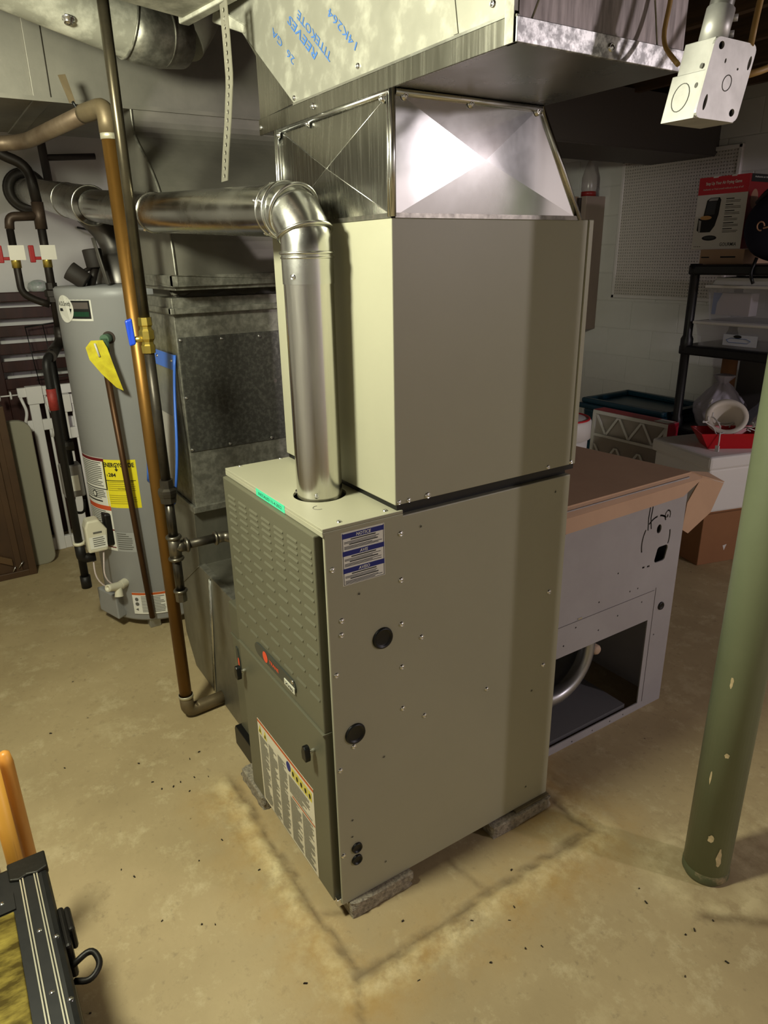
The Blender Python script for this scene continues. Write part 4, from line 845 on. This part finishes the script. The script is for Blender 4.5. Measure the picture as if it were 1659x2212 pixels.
m = MB().tube([S_(1.255, .80, .0005), S_(1.252, .765, .0005), S_(1.256, .72, .0005)], .0018, 5).tube([S_(1.268, .80, .0005), S_(1.264, .76, .0005), S_(1.272, .722, .0005)], .0018, 5); m.obj('scribble', INK, of, recalc=False)
MB().lathe([(.0005, .003), (.010, .003), (.0125, .006), (.015, .003), (.015, -.001)], S_(1.378, .409), (1, 0, 0), 20).obj('hole_plug', BLACK, of)
MB().box((xo-.002, yo0, .482), (xo+.0012, 1.33, .4835)).box((xo-.002, 1.338, .03), (xo+.0012, 1.3395, .49)).obj('panel_seam', mat('seam_grey', (108, 104, 104), .6), of)
hl = MB()
for y, z in ((1.13, .60), (1.05, .52), (.95, .46), (1.20, .515), (1.24, .515), (.90, .41), (1.06, .415), (1.15, .44), (1.27, .455), (1.36, .30), (1.31, .36), (.98, .01), (1.08, .012), (1.17, .012), (1.24, .012)): hl.cyl((xo-.02, y, z), (xo+.02, y, z), .0035, n=8)
cut(side, hl)
MB().box((xo, .955, .487), (xo+.003, .972, .493)).obj('panel_clip', CHROME, of)
# cardboard sheet on it
cb = thing('cardboard_sheet', 'large flat cardboard sheet with folded edge lying on the old grey furnace', 'cardboard', (-.43, 1.15, zt_))
zc = zt_+.006
MB().hexa([(-.70, .74, zc), (-.158, .74, zc), (-.158, 1.466, zc), (-.70, 1.405, zc)], [(-.70, .74, zc+.005), (-.158, .74, zc+.005), (-.158, 1.466, zc+.005), (-.70, 1.405, zc+.005)]).obj('sheet', CARD, cb)
def sheet(q, t=.004):
    q = [V(p) for p in q]; n = (q[1]-q[0]).cross(q[-1]-q[0]).normalized(); return MB().hexa(q, [p+n*t for p in q])
CF2 = CARD
sheet([(-.160, .74, zc+.0015), (-.160, 1.466, zc+.0015), (-.140, 1.52, zc-.020), (-.134, .74, zc-.022)]).obj('fold_band', CF2, cb)
sheet([(-.136, .74, zc-.020), (-.142, 1.52, zc-.018), (-.132, 1.40, zc-.062), (-.126, .80, zc-.066)]).obj('front_flap', CF2, cb)
sheet([(-.165, 1.463, zc+.003), (-.142, 1.505, zc-.016), (-.140, 1.636, zc-.060), (-.185, 1.60, zc-.030)]).obj('end_flap', CARD, cb)
sheet([(-.142, 1.505, zc-.016), (-.140, 1.636, zc-.062), (-.150, 1.599, zc-.166), (-.156, 1.492, zc-.222), (-.156, 1.455, zc-.20), (-.150, 1.455, zc-.10)]).obj('hanging_flap', CARD, cb)
sheet([(-.119, .735, zc-.06), (-.119, .84, zc-.06), (-.125, .735, zc-.15)]).obj('corner_flap', CARDD, cb)

# ================================================================ BACK RIGHT: carton, cooler, filter, bin, pail
ct = thing('shipping_carton', 'brown cardboard carton on the floor under the white foam cooler', 'carton', (-.86, 2.85, 0))
cl_, cr_ = V((-.965, .262, 0)), V((.262, .965, 0))
def quadbox(p0, lu, lv, z0, z1, m_, parent, bev, name):
    p = V(p0); q = [p, p+cr_*lu, p+cr_*lu+cl_*lv, p+cl_*lv]
    return MB().hexa([(a_.x, a_.y, z0) for a_ in q], [(a_.x, a_.y, z1) for a_ in q]).obj(name, m_, parent, bevel=bev)
quadbox((-.784, 2.608, 0), .48, .42, 0, .30, CARDD, ct, .003, 'box')
FC = frame((-.784, 2.608, 0), cr_, (0, 0, 1))
m = MB().rect(FC, .30, .09, .40, .27, .001, 0).lines(FC, .31, .10, .39, .26, .022, .010, 1, .4); m.obj('shipping_label', [WHITEP, INKG], ct, recalc=False)
MB().poly(FC, [(.15, .095), (.175, .10), (.162, .065)], .001).obj('sticker_scrap', WHITE, ct, recalc=False)
MB().slab(FC, .0, .285, .48, .291, 0, .001).obj('lid_seam', mat('carton_seam', (116, 78, 50), .8), ct)
co = thing('foam_cooler', 'white foam cooler with lid standing on the brown carton', 'cooler', (-.86, 2.85, .30))
quadbox((-.775, 2.585, 0), .50, .42, .30, .535, FOAM, co, .012, 'body')
quadbox((-.762, 2.560, 0), .53, .45, .535, .605, FOAM, co, .014, 'lid')
ry = thing('red_tray', 'red plastic tapered tray of string lights on the foam cooler', 'tray', (-.80, 2.85, .605))
tb = [V((-.875, 2.70, .606)), V((-.74, 2.89, .606)), V((-.84, 2.97, .606)), V((-.975, 2.78, .606))]
cc_ = sum(tb, V())/4; tt = [cc_+(p-cc_)*1.45+V((0, 0, .085)) for p in tb]; ti = [cc_+(p-cc_)*1.38+V((0, 0, .083)) for p in tb]
MB().add(tb+tt+ti+[p+V((0, 0, .006)) for p in tb], [(3, 2, 1, 0)]+[(i, (i+1) % 4, 4+(i+1) % 4, 4+i) for i in range(4)]+[(4+i, 4+(i+1) % 4, 8+(i+1) % 4, 8+i) for i in range(4)]+[(8+i, 8+(i+1) % 4, 12+(i+1) % 4, 12+i) for i in range(4)]+[(12, 13, 14, 15)]).obj('tub', mat('red_plastic', (190, 24, 34), .35), ry, recalc=False)
lt = thing('string_lights', 'tangled white string lights with clear bulbs in the red tray', 'string lights', (-.80, 2.85, .62)); rg = random.Random(5); m = MB()
for k in range(7):
    p = cc_+V((rg.uniform(-.10, .08), rg.uniform(-.10, .10), .075)); pts = [p]
    for i in range(5): pts.append(pts[-1]+V((rg.uniform(-.05, .05), rg.uniform(-.05, .05), rg.uniform(-.02, .035))))
    m.tube(pts, .0035, 5, .02); m.cyl(pts[-1], pts[-1]+V((rg.uniform(-.02, .02), 0, .025)), .006, .004, n=8)
m.obj('cord', WHITE, lt); MB().tube([(-.825, 2.705, .70), (-.82, 2.70, .66), (-.82, 2.698, .625)], .004, 6, .01).box((-.83, 2.688, .606), (-.81, 2.696, .635)).obj('hanging_bulb', WHITE, lt)
bo = thing('white_pot', 'round white flared pot tipped over in the red tray', 'pot', (-.80, 2.88, .66))
ax = V((.42, -.62, .66)).normalized(); bc2 = V((-.895, 2.86, .748))
MB().lathe([(.0005, -.115), (.055, -.115), (.082, -.004), (.104, 0), (.104, .007), (.080, .007), (.074, -.01), (.05, -.105), (.0005, -.105)], bc2, ax, 40).obj('bowl', mat('pot_white', (226, 218, 204), .4), bo)
ff = thing('furnace_filter', 'white framed pleated furnace filter in red printed cardboard frame', 'filter', (-1.53, 2.95, .0))
FF = lambda u, v, w=0.: V((-1.79+u*.985+v*.02, 2.86+u*.12-w, .1425+v+u*-.03))
# sits on a low box
tag(MB().box((-1.86, 2.84, 0), (-1.22, 3.06, .125)).obj('low_box', CARDD, None, bevel=.003), 'low brown box under the pleated furnace filter', 'box')
m = MB()
WF, HF = .51, .50
m.slab(FF, 0, 0, WF, .022, -.10, 0).slab(FF, 0, HF-.022, WF, HF, -.10, 0).slab(FF, 0, .022, .022, HF-.022, -.10, 0).slab(FF, WF-.022, .022, WF, HF-.022, -.10, 0)
ffm = m.obj('frame', WHITE, ff, bevel=.002)
m = MB()
for k in range(46):
    u = .022+(WF-.044)*k/46; du = (WF-.044)/46
    m.add([FF(u, .022, -.012), FF(u+du/2, .022, -.026), FF(u+du, .022, -.012), FF(u, HF-.022, -.012), FF(u+du/2, HF-.022, -.026), FF(u+du, HF-.022, -.012)], [(0, 1, 4, 3), (1, 2, 5, 4)])
m.obj('pleats', mat('filter_media', (206, 198, 190), .8), ff, recalc=False)
m = MB()
for vv in (.155, .345): m.slab(FF, .02, vv-.008, WF-.02, vv+.008, -.008, .0005)
for v0 in (.165, .355):
    for k in range(3):
        u = .03+.16*k; h_ = .12
        for a0, a1 in (((u, v0+h_), (u+.075, v0)), ((u+.075, v0), (u+.15, v0+h_))):
            m.add([FF(a0[0]-.008, a0[1], 0), FF(a0[0]+.008, a0[1], 0), FF(a1[0]+.008, a1[1], 0), FF(a1[0]-.008, a1[1], 0), FF(a0[0]-.008, a0[1], -.006), FF(a0[0]+.008, a0[1], -.006), FF(a1[0]+.008, a1[1], -.006), FF(a1[0]-.008, a1[1], -.006)], [(0, 1, 2, 3), (4, 7, 6, 5), (0, 4, 5, 1), (1, 5, 6, 2), (2, 6, 7, 3), (3, 7, 4, 0)])
m.obj('lattice', WHITE, ff)
m = MB().add([FF(0, HF+.0015, 0), FF(WF, HF+.0015, 0), FF(WF, HF+.0015, -.10), FF(0, HF+.0015, -.10)], [(0, 1, 2, 3)], 0)
m.add([FF(WF-.10, HF+.0025, -.01), FF(WF-.01, HF+.0025, -.01), FF(WF-.01, HF+.0025, -.09), FF(WF-.10, HF+.0025, -.09)], [(0, 1, 2, 3)], 1)
m.add([FF(WF+.0015, .0, 0), FF(WF+.0015, 0, -.10), FF(WF+.0015, HF, -.10), FF(WF+.0015, HF, 0)], [(0, 1, 2, 3)], 0)
FFs = lambda u, v, w=0.: FF(WF+.0015+w, v, -u)
m.text(FFs, 'FILT', .050, .30, .05, .001, 1, ang=PI/2, bold=.03)
m.obj('red_print', [mat('filter_red', (176, 30, 52), .5), WHITEP], ff, recalc=False)
tb_ = thing('storage_bin', 'dark teal plastic storage bin with lid behind the furnace filter', 'bin', (-1.78, 3.4, 0))
TE = mat('teal_plastic', (26, 62, 78), .35)
MB().hexa([(-2.09, 3.22, 0), (-1.52, 3.22, 0), (-1.52, 3.60, 0), (-2.09, 3.60, 0)], [(-2.14, 3.17, .56), (-1.50, 3.17, .56), (-1.50, 3.64, .56), (-2.14, 3.64, .56)]).obj('body', TE, tb_, bevel=.02)
m = MB().box((-2.17, 3.14, .56), (-1.475, 3.67, .595)); m.box((-2.15, 3.16, .595), (-1.49, 3.20, .63)).box((-2.15, 3.61, .595), (-1.49, 3.65, .63)).box((-2.15, 3.2, .595), (-2.11, 3.61, .63)).box((-1.53, 3.2, .595), (-1.49, 3.61, .63)); m.obj('lid', TE, tb_, bevel=.012)
pa_ = thing('paint_pail', 'white plastic pail with red rimmed lid behind the coil cabinet', 'pail', (-1.24, 2.0, 0))
MB().lathe([(0, .0), (.115, .0), (.135, .70), (.0, .70)], (-1.245, 2.0, 0), n=28).obj('bucket', WHITE, pa_)
MB().lathe([(.138, .70), (.148, .705), (.148, .79), (.138, .80), (0, .80)], (-1.245, 2.0, 0), n=28).obj('lid', WHITE, pa_); MB().torus((-1.245, 2.0, .80), (0, 0, 1), .136, .006, 28, 6).obj('red_rim', RED, pa_)

# ================================================================ SHELF UNIT
sh = thing('shelf_unit', 'black plastic shelving unit against the white block wall', 'shelf', (-.95, 3.42, 0))
SB = mat('shelf_black', (26, 25, 27), .4, var=.1)
for x in (-1.43, -.42):
    for y in (3.22, 3.68): MB().lathe([(.026, 0), (.026, .50), (.036, .52), (.036, .60), (.026, .62), (.026, 1.0), (.036, 1.02), (.036, 1.08), (.026, 1.1), (.026, 1.44), (.034, 1.45), (.034, 1.5), (0, 1.5)], (x, y, 0), n=16).obj('leg', SB, sh)
for z in (.55, 1.045, 1.495): MB().box((-1.46, 3.19, z-.055), (-.40, 3.71, z)).obj('shelf_board', SB, sh, bevel=.01)
bc1 = tag(MB().box((-1.47, 3.30, 1.496), (-1.20, 3.60, 1.575)).obj('small_carton', CARD, None, bevel=.002), 'small flat brown carton under the air fryer box', 'carton')
m = MB().box((-1.46, 3.298, 1.53), (-1.41, 3.2995, 1.536)).box((-1.34, 3.298, 1.53), (-1.25, 3.2995, 1.538)); m.obj('carton_print', INK, bc1)
af = thing('air_fryer_box', 'red and white printed air fryer box on the top shelf', 'box', (-1.37, 3.44, 1.576))
MB().box((-1.525, 3.29, 1.576), (-1.222, 3.59, 1.955)).obj('carton', [mat('box_red', (132, 20, 26), .5)], af, bevel=.002)
FA = FRONT(3.2895); m = MB()
m.rect(FA, -1.524, 1.577, -1.223, 1.955, .0004, 0); m.rect(FA, -1.524, 1.865, -1.223, 1.955, .0008, 1)
m.text(FA, 'Step Up Your Air Frying Game', -1.374, 1.915, .022, .0014, 2, width=.215, bold=.02)
m.text(FA, 'Authentic air fried crunch without a drop of oil!', -1.374, 1.888, .014, .0014, 2, width=.24)
m.text(FA, 'GOURMIA', -1.30, 1.593, .026, .0014, 3, width=.10, bold=.01)
m.poly(FA, [(-1.475, 1.735), (-1.46, 1.835), (-1.44, 1.848), (-1.385, 1.848), (-1.375, 1.835), (-1.380, 1.76), (-1.395, 1.70), (-1.42, 1.668), (-1.49, 1.668), (-1.505, 1.68), (-1.502, 1.745)], .0012, 3)
m.poly(FA, [(-1.465, 1.76), (-1.455, 1.828), (-1.40, 1.828), (-1.405, 1.76)], .0016, 4); m.poly(FA, [(-1.452, 1.832), (-1.44, 1.845), (-1.392, 1.845), (-1.396, 1.832)], .0016, 5)
m.disc(FA, -1.455, 1.745, .036, .011, .0018, 6); m.poly(FA, [(-1.498, 1.735), (-1.482, 1.73), (-1.482, 1.668), (-1.494, 1.672)], .002, 5)
m.disc(FA, -1.42, 1.637, .046, .014, .0012, 3); m.disc(FA, -1.42, 1.639, .034, .008, .0016, 4)
for k in range(6):
    v = 1.835-.031*k; m.rect(FA, -1.345, v, -1.30+.02*random.random(), v+.005, .0012, 4)
    for q in (.009, .016): m.rect(FA, -1.345, v-q, -1.28+.03*random.random(), v-q+.003, .0012, 7)
for k in range(4): m.disc(FA, -1.508+.012*k, 1.592, .003, .003, .0012, 4, 8)
m.obj('front_print', [mat('box_white', (225, 222, 219), .5), mat('print_red', (206, 48, 60), .5), WHITEP, INK, mat('print_dark', (52, 54, 58), .4), mat('print_silver', (170, 168, 170), .4), mat('print_food', (214, 168, 112), .6), INKG], af, recalc=False)
FAs = SIDE(-1.2215); m = MB().rect(FAs, 3.30, 1.915, 3.59, 1.954, .0004, 0)
m.text(FAs, 'Authentic air fried', 3.40, 1.936, .012, .0008, 2, width=.14)
for u, v, a_, b_ in ((3.35, 1.83, .035, .05), (3.44, 1.80, .045, .06), (3.36, 1.70, .04, .05)): m.disc(FAs, u, v, a_, b_, .0006, 1)
m.obj('side_print', [INK, mat('print_food2', (160, 120, 96), .6), WHITEP], af, recalc=False)
MB().box((-1.44, 3.288, 1.949), (-1.41, 3.32, 1.958)).box((-1.33, 3.288, 1.949), (-1.30, 3.32, 1.958)).obj('clear_tape', WHITE, af)
cbg = thing('camera_bag', 'round navy padded bag on top shelf beside the air fryer box', 'bag', (-1.02, 3.3, 1.496))
bgm = mat('navy_fabric', (26, 26, 48), .8, bump=.2, bscale=400)
MB().lathe([(.0005, .11), (.10, .108), (.150, .09), (.170, .05), (.175, 0), (.165, -.06), (.13, -.09), (.0005, -.09)], (-1.03, 3.32, 1.682), (0, -1, .12), 36).obj('pouch', bgm, cbg)
FCB = lambda u, v, w=0.: V((-1.03+u, 3.2085-w-.12*v, 1.685+v))
MB().tube([FCB(-.045+.02*math.cos(a_), .0+.022*math.sin(a_), .002) for a_ in [k*.5 for k in range(11)]], .004, 6).tube([FCB(-.03, -.01, .002), FCB(.045, .006, .002)], .005, 6).obj('emblem', mat('emblem_tan', (196, 150, 118), .5), cbg, recalc=False)
MB().tube([(-1.15, 3.27, 1.80), (-1.08, 3.25, 1.87), (-.97, 3.25, 1.87), (-.90, 3.27, 1.80)], .014, 8, .06).obj('carry_handle', BLACK, cbg)
MB().tube([(-1.06, 3.19, 1.53), (-1.075, 3.175, 1.45), (-1.05, 3.175, 1.40)], .009, 8, .03).obj('strap', BLACK, cbg)
def tote(name, label, x0, x1, y0, y1, z0, z1, lidh):
    t_ = thing(name, label, 'tote', ((x0+x1)/2, (y0+y1)/2, z0)); s = .018
    m = MB().hexa([(x0+s, y0+s, z0), (x1-s, y0+s, z0), (x1-s, y1-s, z0), (x0+s, y1-s, z0)], [(x0, y0, z1), (x1, y0, z1), (x1, y1, z1), (x0, y1, z1)])
    o = m.obj('bin_body', CLEAR, t_); sol = o.modifiers.new('shell', 'SOLIDIFY'); sol.thickness = .004
    MB().box((x0-.015, y0-.015, z1), (x1+.015, y1+.015, z1+.016)).hexa([(x0+.01, y0+.01, z1+.016), (x1-.01, y0+.01, z1+.016), (x1-.01, y1-.01, z1+.016), (x0+.01, y1-.01, z1+.016)], [(x0+.03, y0+.02, z1+lidh), (x1-.03, y0+.02, z1+lidh), (x1-.03, y1-.02, z1+lidh), (x0+.03, y1-.02, z1+lidh)]).obj('lid', WHITE, t_, bevel=.004)
    return t_
t1 = tote('clear_tote', 'shallow clear storage tote with white lid and blue picture label', -1.37, -.70, 3.20, 3.60, 1.047, 1.172, .02)
F1 = FRONT(3.198)
m = MB().rect(F1, -1.185, 1.068, -.985, 1.128, .006, 0); m.disc(F1, -1.10, 1.118, .024, .009, .008, 1)
m.tube([F1(u, v, .007) for u, v in ((-1.165, 1.098), (-1.15, 1.085), (-1.04, 1.085), (-1.022, 1.098), (-1.05, 1.108), (-1.14, 1.108), (-1.165, 1.098))], .0016, 5, mi=2); m.lines(F1, -1.008, 1.076, -.995, 1.11, .008, .005, 1)
m.obj('picture_label', [mat('label_bluewhite', (214, 220, 236), .5), INK, mat('line_blue', (90, 120, 180), .5)], t1, recalc=False)
t2 = tote('clear_tote', 'taller clear tote with domed white lid stacked on the shallow tote', -1.325, -.72, 3.205, 3.59, 1.193, 1.372, .055)
tag(MB().box((-1.30, 3.225, 1.225), (-1.075, 3.30, 1.345)).obj('wipes_pack', [mat('pack_white', (214, 206, 214), .5)], None, bevel=.004), 'white and blue printed pack inside the taller clear tote', 'pack')
m = MB().poly(FRONT(3.2245), [(-1.30, 1.228), (-1.30, 1.345), (-1.245, 1.345), (-1.272, 1.29), (-1.275, 1.228)], .0006); m.obj('blue_print', mat('pack_blue', (84, 122, 190), .5), bpy.data.objects['wipes_pack'], recalc=False)
def crumple(name, c, size, mat_, label, cat, seed, top=None, group=None):
    bm = bmesh.new(); bmesh.ops.create_icosphere(bm, subdivisions=5, radius=1)
    for v in bm.verts:
        p = v.co.copy(); h_ = p.z
        prof = 1.0 if h_ < .1 else max(.16, 1-(h_-.1)*1.15) if top else 1.0
        if top and h_ > .72: prof = .16+(h_-.72)*1.1
        k = 1+.10*noise.noise(p*2+V((seed, 0, 0)))+.07*(1-abs(noise.noise(p*4+V((seed, 7, 0))))*2)
        a_ = math.atan2(p.y, p.x); k += .05*math.sin(9*a_+seed+3*h_) if h_ > 0 else 0
        flat = math.hypot(p.x, p.y); f_ = (prof/max(.3, math.sqrt(max(.09, 1-h_*h_)))) if top and h_ > .1 else 1
        v.co = V((p.x*k*size[0]*f_, p.y*k*size[1]*f_, max(-.72, h_)*size[2]*(1 if h_ < 0 else 1.25)))
    me = bpy.data.meshes.new(name); bm.to_mesh(me); bm.free(); me.materials.append(mat_)
    me.polygons.foreach_set('use_smooth', [True]*len(me.polygons))
    return tag(link(name, me, c), label, cat, group)
BAG = mat('bag_film', (206, 200, 212), .22, alpha=.82, bump=.5, bscale=14, dist=.02)
crumple('plastic_bag', (-1.245, 3.36, .675), (.145, .13, .165), BAG, 'knotted translucent white plastic bag on the lower shelf', 'bag', 1.3, True)
crumple('plastic_bag', (-.965, 3.44, .655), (.125, .13, .14), mat('bag_film_blue', (172, 176, 200), .25, alpha=.85, bump=.5, bscale=14, dist=.02), 'bluish clear plastic bag next to the knotted white bag', 'bag', 4.1, True)
crumple('plastic_bag', (-.90, 3.235, .63), (.07, .06, .11), mat('bag_film2', (214, 206, 212), .22, alpha=.85, bump=.6, bscale=20, dist=.02), 'small crinkled clear bag at the edge of the lower shelf', 'bag', 6.2, True)
tag(MB().box((-1.34, 3.66, .552), (-.42, 3.69, .985)).obj('grey_board', mat('grey_board', (96, 92, 90), .7), None), 'flat grey board standing at the back of lower shelf', 'board')
tag(MB().cyl((-1.345, 3.56, .552), (-1.345, 3.56, .985), .045, n=20).obj('cardboard_tube', CARDD), 'brown cardboard tube standing behind the knotted bag', 'tube')

# ================================================================ WALL ITEMS
gr = thing('wall_grille', 'large perforated white metal grille panel mounted on block wall', 'grille', (-2.15, 3.9, 1.25))
GW = mat('grille_enamel', (206, 198, 192), .5)
gx0, gx1, gz0, gz1 = -2.59, -1.68, 1.245, 2.19
m = MB(); nrow = 44; nc = 42; dz = (gz1-gz0-.04)/nrow; dx = (gx1-gx0-.04)/nc
for j in range(nrow+1): z = gz0+.02+dz*j; m.box((gx0+.015, 3.906, z-.0062), (gx1-.015, 3.911, z+.0062))
for i in range(nc+1):
    x = gx0+.02+dx*i; m.box((x-.0052, 3.9065, gz0+.015), (x+.0052, 3.9105, gz1-.015))
o = m.obj('perforated_sheet', GW, gr, recalc=False); o['kind'] = 'stuff'
MB().box((gx0, 3.916, gz0), (gx1, 3.926, gz1)).obj('backing', GW, gr)
MB().box((gx0, 3.90, gz0), (gx0+.022, 3.926, gz1)).box((gx1-.022, 3.90, gz0), (gx1, 3.926, gz1)).box((gx0, 3.90, gz0), (gx1, 3.926, gz0+.022)).box((gx0, 3.90, gz1-.022), (gx1, 3.926, gz1)).obj('frame', mat('grille_frame', (226, 220, 218), .4), gr, bevel=.002)
cbn = thing('wall_cabinet', 'shallow wall cabinet with brown and silver edges behind the coil cabinet', 'cabinet', (-2.9, 3.8, .99))
MB().box((-3.18, 3.70, 1.02), (-2.79, 3.926, 1.955)).obj('box', mat('cabinet_dark', (46, 38, 36), .5), cbn, bevel=.004)
MB().box((-3.19, 3.69, 1.84), (-2.86, 3.71, 1.96)).obj('steel_front', mat('cabinet_steel', (150, 142, 138), .3, .7), cbn, bevel=.003)
MB().box((-2.865, 3.685, .995), (-2.82, 3.72, 1.965)).obj('edge_strip', mat('edge_tan', (150, 126, 108), .5), cbn, bevel=.003)
MB().box((-2.80, 3.72, 1.0), (-2.745, 3.926, 1.965)).obj('side_board', mat('cabinet_taupe', (150, 132, 122), .55, var=.1, scale=4, stretch=(1, 1, .2)), cbn, bevel=.003)
tp_ = thing('spray_bottle', 'clear bottle with a white label and red base on top of the wall cabinet', 'bottle', (-2.80, 3.82, 1.966))
MB().lathe([(0, 0), (.055, 0), (.055, .032), (.052, .034)], (-2.81, 3.81, 1.966), n=24).obj('red_base', mat('base_red', (140, 36, 34), .4), tp_)
MB().lathe([(.052, .034), (.056, .06), (.055, .13), (.030, .21), (.012, .25), (.010, .30), (0, .30)], (-2.81, 3.81, 1.966), n=24).obj('body', mat('bottle_clear', (214, 206, 204), .2, trans=.5, alpha=.8), tp_)
MB().lathe([(.0572, .065), (.0572, .125)], (-2.81, 3.81, 1.966), n=24, a0=-2.2, a1=.2).obj('label', mat('bottle_label', (216, 204, 196), .5), tp_)

# ================================================================ JUNCTION BOX top right
jb = thing('junction_box', 'galvanized electrical box with blank cover hanging beside the supply plenum', 'junction box', (.44, .43, 1.75))
YG = mat('zinc_box', (186, 184, 178), .45, .5, rgb2=(204, 202, 196), scale=30)
xp, lean = .467, .028
J = lambda u, v, w=0.: V((xp+w, .377+u*.100+v*lean, 1.748+v*.102))
def jbox(u0, v0, u1, v1, w0, w1, name, m_, bev=.002, par=jb): return MB().slab(J, u0, v0, u1, v1, w0, w1).obj(name, m_, par, bevel=bev)
cut(jbox(.02, .0, .98, .60, -.056, -.0015, 'lower_box', YG, .001), MB().slab(J, .05, .03, .95, .57, -.053, .02))
cut(jbox(.04, .57, .98, 1.0, -.050, -.0015, 'upper_box', YG, .001), MB().slab(J, .07, .595, .95, .97, -.047, .02))
m = MB(); q = []
for cu0, cv0, sa in ((.88, .90, 0), (.12, .90, 90), (.12, .10, 180), (.88, .10, 270)):
    for k in range(5): a_ = math.radians(sa+90*k/4); q.append((cu0+.12*math.cos(a_), cv0+.10*math.sin(a_)))
m.hexa([J(u, v, -.002) for u, v in q], [J(u, v, .0015) for u, v in q]); cvp = m.obj('cover_plate', YG, jb, bevel=.0006)
def jhole(u, v, a_, b_, fr=J, w0=-.01, w1=.01):
    p = [(u+a_*math.cos(2*PI*k/16), v+b_*math.sin(2*PI*k/16)) for k in range(16)]; return MB().hexa([fr(*q_, w0) for q_ in p], [fr(*q_, w1) for q_ in p])
for u, v, s1, s2 in ((.17, .90, .06, .05), (.92, .76, .035, .09), (.15, .20, .035, .10), (.83, .12, .06, .05), (.35, .73, .018, .03), (.68, .66, .02, .016)): cut(cvp, jhole(u, v, s1, s2))
m = MB().tube([J(.52+.10*math.cos(k*PI/10), .47+.10*math.sin(k*PI/10), .0016) for k in range(21)], .0007, 5); m.obj('knockout', INKG, cvp)
JL = lambda u, v, w=0.: J(.02-w*10, v, -.056+u*.052)
m = MB().tube([JL(.45+.26*math.cos(k*PI/10), .30+.18*math.sin(k*PI/10), .0002) for k in range(21)], .0007, 5).disc(JL, .86, .42, .05, .035, .0004).disc(JL, .86, .66, .05, .035, .0004); m.obj('side_knockout', INKG, jb, recalc=False)
MB().tube([J(.35, 1.0, -.028), J(.32, 1.45, -.028)+V((0, 0, 0)), J(.30, 6.0, -.028)], .0165, 16).obj('conduit_tube', mat('conduit', (178, 177, 171), .3, .8), jb)
MB().cyl(J(.34, .98, -.028), J(.33, 1.42, -.028), .0195, n=18).cyl(J(.58, 1.14, -.028), J(.64, 1.14, -.018), .0045, n=10).cyl(J(.57, 1.34, -.028), J(.63, 1.34, -.018), .0045, n=10).obj('connector', YG, jb)
cabm = mat('cable_tan', (166, 132, 76), .5)
cw = thing('electric_cable', 'tan electric cables looping around the junction box up to the joists', 'cable', (.45, .48, 1.9))
MB().tube([J(.85, .98, .0), J(.92, 1.5, -.01), (.46, .56, 2.1), (.40, .62, 2.36)], .0045, 8, .1).obj('cable', cabm, cw)
MB().tube([J(1.0, .62, -.01), (.47, .56, 1.83), (.48, .66, 1.93), (.42, .78, 2.2), (.35, .85, 2.36)], .005, 8, .08).obj('cable', cabm, cw)
MB().tube([(.34, .47, 2.05), (.345, .46, 1.93), (.35, .44, 1.87), (.40, .42, 1.83)], .0036, 8, .05).tube([(.34, .47, 2.05), (.34, .52, 2.36)], .0036, 8).obj('cable', cabm, cw)
dbm = MB(); rg = random.Random(11)
for x, y in [(.089, .121), (.125, .454), (.314, .325), (.332, .362), (.237, .065), (.097, -.156), (-.184, -.305), (-.165, -.277), (-.427, -.41), (-.471, -.434), (-.25, -.386), (-.108, -.587), (.295, .232), (.185, .266), (.237, .344), (.518, .765), (.508, .704), (.504, .675), (.568, .582), (.214, .381), (.355, .691), (.392, .671), (.601, .693), (-.72, -.25), (-.71, -.216), (-.718, -.191), (-.661, -.18), (-.768, -.266), (-.714, -.147), (-.692, -.108), (-.809, -.131), (-.826, -.093), (-.883, -.28), (-.999, -.491), (-1.221, -.5), (-.416, -.165), (-.381, -.245), (-.258, -.118)]:
    a_ = rg.random()*PI; l_, w_ = rg.uniform(.0018, .0048), rg.uniform(.001, .002); u_ = V((math.cos(a_), math.sin(a_), 0)); p_ = V((-u_.y, u_.x, 0)); c0 = V((x, y, .0005))
    q = [c0-u_*l_-p_*w_, c0+u_*l_*.8-p_*w_*.6, c0+u_*l_+p_*w_, c0-u_*l_*.7+p_*w_*.8]
    dbm.hexa(q, [p+V((0, 0, .002+.002*rg.random())) for p in q])
db_ = tag(dbm.obj('floor_debris', mat('debris', (44, 36, 26), .8)), 'tiny dark flecks of debris scattered over the concrete floor', 'debris'); db_['kind'] = 'stuff'
print('objects', len(bpy.data.objects))
